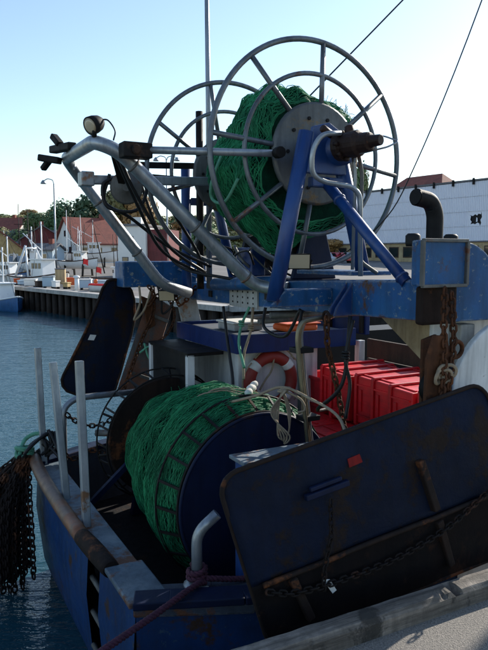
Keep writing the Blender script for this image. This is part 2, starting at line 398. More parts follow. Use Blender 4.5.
# far shore: land sheet behind the far quay edge, rising to the hill
xs = [-260, -200, -150, -120, -100, -85, -70, -60, -50, -42, -36, -30, -25, -20, -15, -11, -7, -4, -.6, 4, 8, 12, 16, 20, 25, 30, 40, 55, 75, 100, 140, 200, 260]
vv = [0, 3, 8, 15, 22, 30, 40, 50, 60, 70, 80, 95, 110, 125, 140, 160, 190, 240, 320, 450]
vs = []; 
for x in xs:
    for v_ in vv: vs.append((x, edge(x) + v_, H(x, edge(x) + v_)))
k = len(vv); mb = MB(False); lo = []; hi = []
for i in range(len(xs) - 1):
    for j in range(k - 1):
        (lo if xs[i] > -8 or edge(xs[i]) + vv[j] < 108 else hi).append((i * k + j, (i + 1) * k + j, (i + 1) * k + j + 1, i * k + j + 1))
mb.add(vs, lo, True); mb.build('harbour_ground', 'land', kind='structure')
mb = MB(False); mb.add(vs, hi, True); mb.build('hillside', 'hill', kind='structure')
# far quay wall with its piles and coping
fq = thing('far_quay_wall', 'dark sheet-piled quay wall with pale concrete coping across the harbour', 'quay wall', (-8, edge(-8), WZ))
def epts(a, b): return [(x, edge(x)) for x in (a, -40, -25, -10, -.6, 10, 30, b)]
mb = MB(False); E_ = epts(-120, 80)
for (x0, y0), (x1, y1) in zip(E_, E_[1:]):
    mb.add([(x0, y0 + .25, -3), (x1, y1 + .25, -3), (x1, y1 + .25, GZ - .05), (x0, y0 + .25, GZ - .05)], [(0, 1, 2, 3)])
mb.build('wall_face', 'pile', fq)
mb = MB(False)
for (x0, y0), (x1, y1) in zip(E_, E_[1:]): mb.bar((x0, y0 + .1, GZ - .03), (x1, y1 + .1, GZ - .03), .7, .22)
mb.build('coping', 'concrete', fq)
for i in range(34):
    x = -18.5 + i * .56; y = edge(x); mb = MB(False)
    mb.tube([(x, y + .05, -2.6), (x, y + .05, GZ - .16)], .17, 8); mb.build('pile', 'pile', fq)

# ---------------------------------------------------------------- trees on the hill
def crown_mesh(seed, n, kind):
    rnd = random.Random(seed); vs = []; fs = []
    lobes = []
    for i in range(9 if kind else 12):
        a = rnd.uniform(0, 6.28); rr = rnd.uniform(.1, .62); z = rnd.uniform(.34, .92)
        rr *= 1 - .55 * abs(z - .55) / .5
        lobes.append((Vector((math.cos(a) * rr, math.sin(a) * rr, z)), rnd.uniform(.17, .33)))
    for i in range(n):
        c, r = rnd.choice(lobes); d = Vector((rnd.gauss(0, 1), rnd.gauss(0, 1), rnd.gauss(0, .85))).normalized()
        q = c + d * r * rnd.uniform(.72, 1.06)
        if noise.noise(q * 5.5 + Vector((seed, 0, 0))) < -.34: continue
        u = d.orthogonal().normalized(); u = Matrix.Rotation(rnd.uniform(0, 6.28), 3, d) @ u
        u = (u + d * rnd.uniform(-.6, .6)).normalized(); wv = d.cross(u).normalized(); sz = rnd.uniform(.024, .052)
        o = len(vs); vs += [q - u * sz, q + wv * sz * .6, q + u * sz, q - wv * sz * .6]; fs.append((o, o + 1, o + 2, o + 3))
    me = bpy.data.meshes.new('crown'); me.from_pydata(vs, [], fs); me.update(); return me
CROWNS = []
for i in range(12):
    me = crown_mesh(40 + i, 6500, i % 2); me.materials.append(LEAF[i % 4]); CROWNS.append(me)
def trunk_mesh(seed):
    rnd = random.Random(seed); mb = MB(False)
    mb.tube([(0, 0, -.03), (.01, 0, .2), (.0, .02, .5), (.02, 0, .75)], [.035, .028, .02, .008], 7)
    for i in range(5):
        a = rnd.uniform(0, 6.28); z = rnd.uniform(.25, .5)
        mb.tube([(0, 0, z), (math.cos(a) * .16, math.sin(a) * .16, z + .16), (math.cos(a) * .3, math.sin(a) * .3, z + .26)], [.014, .009, .004], 5)
    me = bpy.data.meshes.new('trunk'); me.from_pydata(mb.v, [], mb.f); me.update(); me.materials.append(M['bark']); return me
TRUNKS = [trunk_mesh(i) for i in range(3)]
def tree(x, y, h, wd, ci, label, rz, group='trees on the hillside across the harbour'):
    t = thing('tree', label, 'tree', (x, y, H(x, y) - .1), rz, group); t.scale = (wd, wd, h)
    for nm, me in (('trunk', TRUNKS[ci % 3]), ('crown', CROWNS[ci])):
        o = bpy.data.objects.new(nm, me); COL.objects.link(o); o.parent = t
rt = random.Random(5)
KN = ['dark green', 'mid green', 'olive green', 'yellow-brown autumn']
# two round dark trees above the red-roofed house, one by the white shed
for (px, top, y, wd, ci, lab) in ((67, 206, 125, 7, 0, 'smaller round dark green tree left above the red-roofed white house'), (87, 204, 120, 10, 4, 'large round dark green tree directly above the red-roofed house'),
      (112, 208, 118, 10, 8, 'dark green tree between the red-roofed house and the white shed'), (122, 196, 115, 9, 2, 'tall olive tree behind the white harbour shed'),
      (140, 196, 116, 10, 3, 'autumn-brown tree behind the white harbour shed roof'), (48, 215, 130, 8, 1, 'tree with a pale bushy crown left of the grey street lamp')):
    x, y, z = at(px, top, y); tree(x, y, z - H(x, y), wd, ci, lab, rt.uniform(0, 6))
i = 0
for row, (y, base_top) in enumerate(((112, 232), (128, 224), (150, 219), (178, 215))):
    px = -34 + row * 5
    while px < 318:
        top = base_top + rt.uniform(-5, 7) + (6 if px < 30 else 0) - (4 if 170 < px < 330 else 0)
        yy = y + rt.uniform(-5, 8); x, yy, z = at(px, top, yy); ci = rt.choice([0, 1, 1, 2, 2, 3, 5, 6, 6, 7, 9, 10])
        h = max(4.5, z - H(x, yy)); wd = rt.uniform(7, 11)
        rown = ['front row', 'second row', 'third row', 'skyline row'][row]
        tree(x, yy, h, wd, ci, f'{KN[ci % 4]} tree in the {rown} of the wooded hillside', rt.uniform(0, 6), f'{KN[ci % 4]} trees in the {rown} of the hillside')
        px += wd / yy * 650 * rt.uniform(.62, .9); i += 1
for (px, top, lab) in ((352, 170, 'pale small tree rising behind the warehouse roof, beside the reel'), (338, 176, 'thin tree behind the left end of the white warehouse')):
    x, y, z = at(px, top, 135); tree(x, y, z - H(x, y), 6, 1, lab, 1.0)

# ---------------------------------------------------------------- far buildings
def gable_house(name, label, px, y, W, D, eave, ridge, rz, wall, roof, wins, door=None, rows=1, shade=.35):
    x = (px - 244) / 650 * y; z0 = H(x, y) - .2
    t = thing(name, label, 'house', (x, y, z0), rz)
    def L(p): return Vector((x, y, z0)) + Matrix.Rotation(rz, 3, 'Z') @ Vector(p)
    mb = MB(False); a, b = W / 2, D / 2
    vs = [(-a, -b, 0), (a, -b, 0), (a, b, 0), (-a, b, 0), (-a, -b, eave), (a, -b, eave), (a, b, eave), (-a, b, eave), (-a, 0, ridge), (a, 0, ridge)]
    mb.add([L(q) for q in vs], [(0, 1, 5, 4), (1, 2, 6, 9, 5), (2, 3, 7, 6), (3, 0, 4, 8, 7)]); mb.build('wall', wall, t)
    mb = MB(False); o = shade; k = (ridge - eave) / b
    for sg in (-1, 1):
        mb.prism([L(q) for q in ((-a - o, sg * (b + o), eave - o * k + .05), (a + o, sg * (b + o), eave - o * k + .05), (a + o, 0, ridge + .05), (-a - o, 0, ridge + .05))], (0, 0, .18))
    rf = mb.build('roof', roof, t)
    mb = MB(False); mb.box((-.3, -.3, 0), (.3, .3, 1.1)); mb.v = [tuple(L(Vector(q) + Vector((a * .4, 0, ridge - .3)))) for q in mb.v]; mb.build('chimney', 'roof_red', rf)
    for (u, zc, ww, hh) in wins:     # on the front (-b) wall
        mb = MB(False); mb.box((u - ww / 2, -b - .06, zc - hh / 2), (u + ww / 2, -b + .02, zc + hh / 2)); mb.v = [tuple(L(q)) for q in mb.v]
        fr = mb.build('window', 'wall_white', t)
        mb = MB(False); mb.box((u - ww / 2 + .09, -b - .08, zc - hh / 2 + .09), (u + ww / 2 - .09, -b - .03, zc + hh / 2 - .09)); mb.v = [tuple(L(q)) for q in mb.v]
        mb.build('pane', 'glass', fr)
    for (v_, zc, ww, hh) in (door or []):   # on the left gable
        mb = MB(False); mb.box((-a - .06, v_ - ww / 2, zc - hh / 2), (-a + .02, v_ + ww / 2, zc + hh / 2)); mb.v = [tuple(L(q)) for q in mb.v]
        fr = mb.build('window', 'wall_white', t)
        mb = MB(False); mb.box((-a - .08, v_ - ww / 2 + .09, zc - hh / 2 + .09), (-a - .03, v_ + ww / 2 - .09, zc + hh / 2 - .09)); mb.v = [tuple(L(q)) for q in mb.v]
        mb.build('pane', 'glass', fr)
    return t
gable_house('house', 'white house with a steep red tiled roof below the dark round trees', 93, 95, 7.8, 8.5, 2.9, 6.4, R(34), 'wall_white', 'roof_red', [(-2.6, 1.8, 1, 1.2), (-.6, 1.8, 1, 1.2), (1.6, 1.8, 1, 1.2)], [(-2, 1.9, 1, 1.2), (1.5, 1.9, 1, 1.2), (0, 4.3, .9, 1)])
gable_house('house', 'yellow house with brown eaves at the left edge of the picture', -9, 72, 9, 7.6, 2.2, 5.2, R(108), 'wall_yellow', 'roof_red', [(-1.5, 1.5, .9, .9)], [(0, 2.6, 1.1, .9), (-2.6, 1.5, .9, .9)])
gable_house('house', 'red timber house with grey roof and white trim left of the street lamp', 43, 100, 7, 6, 3.6, 5.5, R(-70), 'wall_red', 'roof_grey', [(-1.5, 2.4, 1, 1)], [(-1.4, 2.6, 1, 1.1), (1.4, 2.6, 1, 1.1)])
gable_house('house', 'long low red house with a grey roof between the yellow house and the red one', 31, 110, 9, 6, 3.0, 4.9, R(-8), 'wall_red', 'roof_grey', [(-3, 1.9, 1, 1), (-1, 1.9, 1, 1), (1, 1.9, 1, 1), (3, 1.9, 1, 1)])
gable_house('shed', 'pale blue wooden shed in front of the red timber house', 49, 88, 3.2, 3, 2.0, 2.7, R(-15), 'wall_blue', 'roof_grey', [(.4, 1.2, .8, .7)])['category'] = 'shed'
gable_house('house', 'small red-roofed house half hidden in the hillside trees left of the lamp', 10, 135, 8, 7, 3.5, 6.2, R(-10), 'wall_white', 'roof_red', [(-2, 2, 1, 1), (1, 2, 1, 1)])
# white harbour shed with a red side, behind the far end of the gantry
x, y, z = at(141, 262, 62); rz = R(-12)
hs = thing('harbour_shed', 'white flat-roofed harbour shed with a dark red side wall behind the gantry', 'shed', (x, y, H(x, y)), rz)
def L(p): return Vector((x, y, H(x, y))) + Matrix.Rotation(rz, 3, 'Z') @ Vector(p)
def part(name, mat, lo, hi, par, bev=0):
    mb = MB(False); mb.box(lo, hi); mb.v = [tuple(L(q)) for q in mb.v]; return mb.build(name, mat, par, bev=bev)
part('wall', 'wall_white', (-1.4, -2, 0), (1.3, 2, 4.6), hs)
part('side_wall', 'wall_red', (1.302, -1.6, 0), (3.2, 2, 4.3), hs)
part('roof', 'roof_grey', (-1.6, -2.2, 4.602), (1.45, 2.2, 4.8), hs); part('vent_box', 'wall_white', (-.7, -.5, 4.802), (.3, .5, 5.5), hs)
for u, zz in ((-.7, 1.5), (.5, 1.5), (-.2, 3.4)):
    f_ = part('window', 'roof_grey', (u - .3, -2.05, zz - .3), (u + .3, -1.98, zz + .3), hs); part('pane', 'glass', (u - .23, -2.07, zz - .23), (u + .23, -2.02, zz + .23), f_)

# warehouse: corrugated cladding sheets in four courses
W0 = Vector(at(500, 257, 90)); W1 = Vector(at(308, 257, 122)); wd = (W1 - W0); WL = Vector((wd.x, wd.y, 0)).length; wrz = math.atan2(wd.y, wd.x)
wz = H(18, 100) - .3
x, y, rz = W0.x, W0.y, wrz
wh = thing('warehouse', 'long white corrugated harbour warehouse with a beige ground floor', 'warehouse', (x, y, wz), rz)
def L(p): return Vector((x, y, wz)) + Matrix.Rotation(rz, 3, 'Z') @ Vector(p)
# local x runs away along the wall; the face towards the harbour is +y
part('core_wall', 'wall_white', (-.2, -20, 0), (WL, -.12, 11.6), wh)
rows = [(3.4, 5.5), (5.5, 7.6), (7.6, 9.7), (9.7, 11.8)]; ncol = 15; cw = WL / ncol
def sheet_mesh(wd_, h):
    nb = 9; pts = []
    for i in range(nb):
        u = wd_ * i / nb; q = wd_ / nb
        pts += [(u, 0), (u + q * .35, 0), (u + q * .5, .11), (u + q * .85, .11)]
    pts.append((wd_, 0)); vs = [(a, b, 0) for a, b in pts] + [(a, b, h) for a, b in pts]; k = len(pts)
    me = bpy.data.meshes.new('cladding_sheet'); me.from_pydata(vs, [], [(i + 1, i, k + i, k + i + 1) for i in range(k - 1)]); me.update(); me.materials.append(M['cladding']); return me
SM = sheet_mesh(cw - .012, 2.07)
rw = random.Random(2)
for r_, (z0, z1) in enumerate(rows):
    for c_ in range(ncol):
        if r_ == 1 and c_ == 1: continue        # the broken sheet
        o = bpy.data.objects.new('cladding_sheet', SM); COL.objects.link(o); o.parent = wh
        o.location = (c_ * cw, .03 + .05 * (3 - r_) * 0 + rw.uniform(-.012, .012) + .03 * r_, z0 - .04); o.rotation_euler = (rw.uniform(-.004, .004), 0, 0)
part('dark_hole_backing', 'black', (2.66, -.119, 5.5), (5.26, -.1, 7.55), wh)  # black plate behind the torn sheets paints the dark inside the hole
for poly_ in ([(2.65, 5.46), (3.5, 5.46), (3.3, 5.9), (3.45, 6.3), (3.2, 6.7), (3.35, 7.56), (2.65, 7.56)], [(3.5, 5.46), (5.27, 5.46), (5.27, 5.7), (4.6, 5.85), (4.3, 5.72), (3.9, 5.95), (3.6, 5.8)],
              [(3.35, 7.56), (3.4, 7.1), (3.8, 7.2), (4.0, 6.95), (4.3, 7.15), (4.7, 6.9), (5.27, 7.1), (5.27, 7.56)], [(5.27, 5.7), (5.27, 7.1), (5.0, 6.9), (5.1, 6.4), (4.85, 6.1), (5.05, 5.75)], [(3.9, 6.1), (4.15, 6.05), (4.1, 6.7), (3.95, 6.6)]):
    mb = MB(False); mb.prism([L((a, .03, b_)) for a, b_ in poly_], L((0, .04, 0)) - L((0, 0, 0))); mb.build('torn_sheet', 'cladding', wh)
part('eaves_gutter', 'roof_grey', (-.5, -.2, 11.8), (WL, .3, 12.05), wh)
part('roof', 'roof_grey', (-.5, -20, 11.601), (WL, -.201, 11.95), wh)
for q in range(14): part('gutter_bracket', 'dark_steel', (1 + q * 3.4, .302, 11.3), (1.25 + q * 3.4, .55, 12.2), wh)
part('ground_floor', 'beige', (-.2, -.1, 0), (WL, .12, 3.2), wh); part('string_course', 'roof_grey', (-.3, -.1, 3.202), (WL, .4, 3.39), wh)
for q in range(16):
    f_ = part('window', 'plank', (.6 + q * 2.9, .1, 1.0), (2.6 + q * 2.9, .18, 2.7), wh); part('pane', 'glass', (.75 + q * 2.9, .16, 1.15), (2.45 + q * 2.9, .21, 2.55), f_)
# red hipped roof behind
mb = MB(False); vs = [(15.5, -7, 11.9), (29, -7, 11.9), (29, -15, 11.9), (15.5, -15, 11.9), (18.5, -11, 15.1), (26, -11, 15.1)]
mb.add([L(q) for q in vs], [(1, 0, 4, 5), (0, 3, 4), (3, 2, 5, 4), (2, 1, 5), (0, 1, 2, 3)]); mb.build('roof_lantern', 'roof_red', wh)
mb = MB(False); mb.tube([L((1.2, -4, 11.9)), L((1.2, -4, 15.0))], .06, 6); mb.build('antenna', 'galv', wh)

# ---------------------------------------------------------------- cars on the far quay
def car(name, label, x, y, rz, mat, van=False, group=None):
    z0 = H(x, y); t = thing(name, label, 'van' if van else 'car', (x, y, z0), rz, group)
    def P(q): return tuple(Vector((x, y, z0)) + Matrix.Rotation(rz, 3, 'Z') @ Vector(q))
    L_, W_, Hh = (4.9, 1.9, 2.0) if van else (4.2, 1.7, 1.45)
    def loft(secs, nm, mt, par, bev=.05):
        mb = MB(False); k = len(secs[0]); vs = [P(q) for s_ in secs for q in s_]
        fs = [(i * k + j, i * k + (j + 1) % k, (i + 1) * k + (j + 1) % k, (i + 1) * k + j) for i in range(len(secs) - 1) for j in range(k)]
        fs += [tuple(reversed(range(k))), tuple((len(secs) - 1) * k + j for j in range(k))]; mb.add(vs, fs); return mb.build(nm, mt, par, bev=bev)
    prof = [(-.5, .3), (-.5, .75), (-.46, .85), (.2, .92) if not van else (.22, 1.05), (.46, .72), (.5, .6), (.5, .3)]
    loft([[(u * L_, v_ * W_ / 2, h) for u, h in prof] for v_ in (-1, 1)], 'body', mat, t)
    cab = [(-.47, .84), (-.4 if not van else -.45, Hh), (.05 if not van else .12, Hh), (.22, .9 if not van else 1.03)]
    cb = loft([[(u * L_, v_ * (W_ / 2 - .09), h) for u, h in cab] for v_ in (-1, 1)], 'cabin', mat, t)
    cg = [(-.43, .95), (-.37 if not van else -.42, Hh - .1), (.04 if not van else .11, Hh - .1), (.17, 1.0 if not van else 1.12)]
    loft([[(u * L_, v_ * (W_ / 2 - .08), h) for u, h in cg] for v_ in (-1, 1)], 'window', 'glass', cb, 0)
    mb = MB(False); mb.bar(P((.2 * L_ + .02, 0, .99 if not van else 1.12)), P((.045 * L_ + .14, 0, Hh - .12)), W_ - .36, .03, (1, 0, .6)); mb.build('windscreen', 'glass', cb)
    for u in (-.31, .31):
        for v_ in (-1, 1):
            mb = MB(False); mb.lathe(P((u * L_, v_ * (W_ / 2 - .1), .31)), Matrix.Rotation(rz, 3, 'Z') @ Vector((0, v_, 0)), [(.2, -.1), (.31, -.08), (.31, .1), (.2, .12)], 18); wl = mb.build('wheel', 'black', t)
            mb = MB(False); mb.lathe(P((u * L_, v_ * (W_ / 2 + .022), .31)), Matrix.Rotation(rz, 3, 'Z') @ Vector((0, v_, 0)), [(.18, -.01), (.17, .01)], 14); mb.build('rim', 'galv', wl)
    for v_ in (-.32, .32):
        mb = MB(False); mb.box((-.1, -.12, -.07), (.1, .12, .07)); mb.v = [P(Vector(q) + Vector((.47 * L_, v_ * W_, .68))) for q in mb.v]; mb.build('headlight', 'lens', t, bev=.02)
for i, (px, y, rz, mt, lab) in enumerate(((325, 91, R(-70), 'car_grey', 'silver car parked by the warehouse, leftmost of the cars seen through the reel'), (338, 92, R(-65), 'car_red', 'dark red car parked between two silver cars by the warehouse'), (350, 93, R(-68), 'car_grey', 'silver car parked right of the red car by the warehouse'))):
    car('parked_car', lab, (px - 244) / 650 * y, y, rz, mt, group='cars parked in front of the warehouse')
car('parked_van', 'grey van parked on the far quay in front of the yellow house', (20 - 244) / 650 * 58, 58, R(-75), 'car_grey', True)

# ---------------------------------------------------------------- far boats
def small_boat(label, px, y, Lh, rz, hull, z0=None, house=True, gallows=False, mast=True, stripe=None, cradle=False, name='fishing_boat'):
    x = (px - 244) / 650 * y; z0 = WZ if z0 is None else z0
    t = thing(name, label, 'boat', (x, y, z0), rz)
    def P(q): return tuple(Vector((x, y, z0)) + Matrix.Rotation(rz, 3, 'Z') @ Vector(q))
    Bm = Lh * .16; D = Lh * .17; up = .0 if not cradle else .9
    n_ = 12; secs = []
    for i in range(n_ + 1):
        u = i / n_; hw = Bm * (math.sin(min(1, (1 - u) * 2.4) * math.pi / 2) ** .7) * (.82 + .18 * min(1, u * 3)); hw = max(hw, .02)
        sh = D * (.62 + .6 * (u - .35) ** 2 * 1.6); xx = (u - .5) * Lh
        secs.append([(xx, -hw, sh + up), (xx, -hw * .92, .15 * D + up), (xx - u * .3, -hw * .3, -.3 * D + up), (xx - u * .3, hw * .3, -.3 * D + up), (xx, hw * .92, .15 * D + up), (xx, hw, sh + up)])
    mb = MB(False); k = 6; vs = [P(q) for s_ in secs for q in s_]
    mb.add(vs, [(i * k + j, i * k + j + 1, (i + 1) * k + j + 1, (i + 1) * k + j) for i in range(n_) for j in range(k - 1)] + [(0, 1, 2, 3, 4, 5)], True); mb.build('hull', hull, t)
    mb = MB(False); mb.add([P((s_[0][0], s_[0][1] * .96, s_[0][2] - .14)) for s_ in secs] + [P((s_[5][0], s_[5][1] * .96, s_[5][2] - .14)) for s_ in secs], [(i, i + 1, n_ + 2 + i, n_ + 1 + i) for i in range(n_)]); mb.build('deck', 'roof_grey', t)
    for side in (0, 5):
        mb = MB(False); mb.tube([P((s_[side][0], s_[side][1], s_[side][2])) for s_ in secs], .05, 6); mb.build('rubbing_strake', stripe or 'plank', t)
    zd = D * .6 + up
    if house:
        a, b_, hh = -.08 * Lh, .16 * Lh, Lh * .2
        mb = MB(False); mb.prism([P(q) for q in ((a, -Bm * .55, zd), (b_, -Bm * .55, zd), (b_ - .15, -Bm * .55, zd + hh), (a, -Bm * .55, zd + hh))], Vector(P((0, Bm * 1.1, 0))) - Vector(P((0, 0, 0)))); h_ = mb.build('wheelhouse', 'boat_white', t, bev=.04)
        for sg in (-1, 1):
            for q in range(3):
                c = a + (b_ - a) * (.2 + .27 * q); mb = MB(False); mb.box((c - .09 * hh, sg * Bm * .55 - .03, zd + hh * .52), (c + .13 * hh, sg * Bm * .55 + .03, zd + hh * .82)); mb.v = [P(v_) for v_ in mb.v]; mb.build('window', 'glass', h_)
        for sg in (-.3, 0, .3):
            mb = MB(False); mb.box((a - .03, sg * Bm - .1 * Bm, zd + hh * .52), (a + .03, sg * Bm + .1 * Bm, zd + hh * .82)); mb.v = [P(v_) for v_ in mb.v]; mb.build('window', 'glass', h_)
        mb = MB(False); mb.box((a - .15, -Bm * .62, zd + hh), (b_ + .05, Bm * .62, zd + hh + .08)); mb.v = [P(v_) for v_ in mb.v]; mb.build('wheelhouse_roof', 'boat_white', t)
    if mast:
        mb = MB(False); q = .02 * Lh; mb.tube([P((q, 0, zd)), P((q, 0, zd + Lh * .62))], .05, 6); mb.tube([P((q, 0, zd + Lh * .3)), P((-.35 * Lh, 0, zd + Lh * .5))], .035, 6); mb.build('mast', 'boat_white', t)
        mb = MB(False)
        for e in ((.45, 0), (-.45, 0), (0, .8), (0, -.8)): mb.tube([P((q, 0, zd + Lh * .6)), P((e[0] * Lh, e[1] * Bm, zd))], .012, 4)
        mb.build('rigging', 'dark_steel', t)
    if gallows:
        mb = MB(False)
        for sg in (-1, 1):
            mb.tube([P((-.32 * Lh, sg * Bm * .85, zd)), P((-.2 * Lh, sg * Bm * .4, zd + Lh * .36))], .09, 8); mb.tube([P((-.05 * Lh, sg * Bm * .85, zd)), P((-.2 * Lh, sg * Bm * .4, zd + Lh * .33))], .07, 8)
        mb.tube([P((-.2 * Lh, -Bm * .45, zd + Lh * .33)), P((-.2 * Lh, Bm * .45, zd + Lh * .33))], .08, 8)
        mb.build('gallows', 'boat_white', t)
    if cradle:
        mb = MB(False)
        for u in (-.28, .22):
            mb.bar(P((u * Lh, -Bm, -.05)), P((u * Lh, Bm, -.05)), .2, .2)
            for sg in (-1, 1): mb.bar(P((u * Lh, sg * Bm * .9, .0)), P((u * Lh, sg * Bm * .75, D * .35 + up)), .14, .14)
        mb.build('cradle', 'dark_steel', t)
    return t
small_boat('white wooden fishing boat with a mast, ashore in front of the red-roofed house', 93, 78, 6.4, R(14), 'boat_white', H(-17, 78), cradle=True)
small_boat('white trawler with white A-shaped gallows at the far quay', 42, 48, 6.6, R(-40), 'boat_white', H(-14, 48) - .2, gallows=True)
small_boat('blue and white boat moored below the far quay at the left edge', 3, 41.5, 5.5, R(-52), 'boat_blue', WZ, stripe='boat_white')
small_boat('small white open boat with a red rail laid up on the far quay', 113, 37, 2.6, R(6), 'boat_white', H(-7, 37) + .15, house=False, mast=False, stripe='flag_red', name='dinghy')
small_boat('white motor boat with a low wheelhouse behind the open boat with red rail', 118, 46, 3.8, R(20), 'boat_white', H(-9, 46) + .1, mast=False, name='motor_boat')
small_boat('white cutter with a thin mast standing behind the trawler with A-shaped gallows', 33, 56, 5.0, R(-60), 'boat_white', H(-18, 56), cradle=True)
small_boat('blue fishing boat with white wheelhouse between the van and the yellow house', 8, 52, 5.0, R(-30), 'boat_blue', H(-19, 52))

small_boat('white sailing boat with a bare mast far behind the flags', 80, 62, 4.6, R(-30), 'boat_white', H(-16, 62), cradle=True, name='sailing_boat')
small_boat('blue open boat upright on the quay below the white harbour shed', 128, 50, 3.4, R(25), 'boat_blue', H(-9, 50), house=False, mast=False, name='dinghy')
small_boat('white trawler with gallows moored behind the blue and white boat', -4, 50, 6.4, R(-48), 'boat_white', WZ, gallows=True)
# lamps, boxes, flags, poles on the far quay
def lamp(label, px, y, htop, double=False):
    x = (px - 244) / 650 * y; z0 = H(x, y); t = thing('street_lamp', label, 'street lamp', (x, y, z0))
    mb = MB(False); mb.tube([(x, y, z0), (x, y, z0 + 3), (x, y, htop - .3)], [.11, .09, .06], 8); mb.build('pole', 'galv', t)
    for sg in ((-1, 1) if double else (-1,)):
        mb = MB(False); mb.tube(spline([(x, y, htop - .35), (x + sg * .12, y, htop), (x + sg * .55, y, htop + .12), (x + sg * .85, y, htop - .02)]), .045, 6); mb.build('arm', 'galv', t)
        mb = MB(False); mb.lathe((x + sg * .95, y, htop - .32), (0, 0, 1), [(.26, 0), (.24, .1), (.15, .24), (.06, .34)], 14); mb.build('lamp_head', 'galv', t)
lamp('tall grey single-armed street lamp left above the far quay', 57, 60, at(0, 182, 60)[2])
lamp('double-headed street lamp seen through the far reel ring', 168, 60, at(0, 160, 60)[2], True)
def crate(name, label, px, y, w_, d_, h_, mat, cat, lid=None, rz=0.1):
    x = (px - 244) / 650 * y; z0 = H(x, y); t = thing(name, label, cat, (x, y, z0), rz)
    def P(q): return tuple(Vector((x, y, z0)) + Matrix.Rotation(rz, 3, 'Z') @ Vector(q))
    def bx(lo, hi, nm, m_):
        mb = MB(False); mb.box(lo, hi); mb.v = [P(q) for q in mb.v]; mb.build(nm, m_, t, bev=.02)
    bx((-w_ / 2, -d_ / 2, .12), (w_ / 2, d_ / 2, h_), 'box', mat); bx((-w_ / 2 - .03, -d_ / 2 - .03, h_), (w_ / 2 + .03, d_ / 2 + .03, h_ + .07), 'lid', lid or mat)
    for u in (-.36, .36): bx((u * w_ - .05, -d_ / 2, 0), (u * w_ + .05, d_ / 2, .12), 'foot', 'dark_steel')
crate('storage_box', 'light grey storage box on the far quay below the street lamp', 49, 42, .7, .6, .7, 'wall_blue', 'box', 'galv')
crate('fish_tub', 'white fish tub on the far quay left of the grey box', 31, 43, .75, .6, .5, 'wall_white', 'tub')
crate('electric_cabinet', 'beige service cabinet standing at the foot of the street lamp', 61, 45, .65, .5, 1.15, 'beige', 'cabinet', 'roof_grey')
crate('equipment_crate', 'orange crate on the far quay right of the beige cabinet', 73, 44, .7, .6, .55, 'orange', 'crate')
crate('fish_tub', 'grey lidded tub on the far quay near the white post', 86, 40, .7, .6, .6, 'wall_blue', 'tub', 'wall_white')
crate('pallet_box', 'white insulated box at the left end of the far quay', 10, 50, .9, .7, .55, 'wall_white', 'box')
for (px, y, ht, lab) in ((83, 43, 1.9, 'red flag on a thin marker pole, left of the pair'), (96, 43, 1.35, 'red flag on a marker pole, lower right of the pair')):
    x = (px - 244) / 650 * y; z0 = H(x, y); t = thing('marker_flag', lab, 'flag', (x, y, z0), 0, 'red marker flags on the far quay')
    mb = MB(False); mb.tube([(x, y, z0), (x + .05, y, z0 + ht)], .02, 6); mb.build('pole', 'dark_steel', t)
    mb = MB(False); g = []
    for i in range(7):
        for j in range(5): g.append((x + .05 + .34 * i / 6, y + .05 * math.sin(i * 1.4 + j), z0 + ht - .36 * j / 4 - .12 * (i / 6) ** 2))
    mb.add(g, [(i * 5 + j, (i + 1) * 5 + j, (i + 1) * 5 + j + 1, i * 5 + j + 1) for i in range(6) for j in range(4)], True); mb.build('flag_cloth', 'flag_red', t)
    mb = MB(False); mb.lathe((x, y, z0 + .25), (0, 0, 1), [(.02, 0), (.13, .05), (.15, .15), (.13, .25), (.02, .3)], 14); mb.build('float', 'orange', t)
for px, y, w_, h_, mt, lab in ((17, 47, .5, .4, 'orange', 'small orange crate near the left end of the far quay'), (23, 45, .6, .35, 'wall_blue', 'low pale blue crate left of the white fish tub'), (39, 42, .45, .4, 'plank', 'brown wooden crate between the white tub and the grey box'), (56, 41, .4, .45, 'boat_white', 'narrow white crate right of the grey storage box'), (67, 41, .4, .35, 'wall_yellow', 'yellow crate left of the orange crate'), (94, 38.5, .5, .3, 'flag_red', 'low red crate right of the grey lidded tub'), (104, 40, .6, .5, 'wall_blue', 'pale blue crate behind the open boat with red rail'), (122, 35, .5, .4, 'orange', 'orange crate at the right end of the visible far quay')):
    crate('quay_crate', lab, px, y, w_, w_ * .8, h_, mt, 'crate', rz=px * .3)
rp_ = random.Random(33)
for q in range(9):
    px, y = rp_.uniform(0, 128), rp_.uniform(50, 85); x = (px - 244) / 650 * y; z0 = H(x, y); t = thing('mast_pole', ('thin white boat mast standing among the boats ashore' if q % 2 else 'thin dark boat mast standing among the boats ashore'), 'mast', (x, y, z0), 0, 'thin white masts ashore' if q % 2 else 'thin dark masts ashore')
    ht = rp_.uniform(3.5, 6.5); mb = MB(False); mb.tube([(x, y, z0), (x + rp_.uniform(-.3, .3), y, z0 + ht)], [.05, .03], 6); mb.build('pole', 'boat_white' if q % 2 else 'dark_steel', t)
    mb = MB(False); mb.tube([(x, y, z0 + ht * .95), (x + 1.6, y, z0 + .3)], .012, 4); mb.build('stay', 'dark_steel', t)
x, y = (77 - 244) / 650 * 37.5, 37.5; z0 = H(x, y); t = thing('mooring_post', 'white mooring post at the edge of the far quay', 'post', (x, y, z0))
mb = MB(False); mb.tube([(x, y, z0), (x, y, z0 + .85)], .13, 12); mb.build('post', 'boat_white', t); mb = MB(False); mb.lathe((x, y, z0 + .8), (0, 0, 1), [(.19, 0), (.19, .08), (.1, .14)], 12); mb.build('cap', 'boat_white', t)
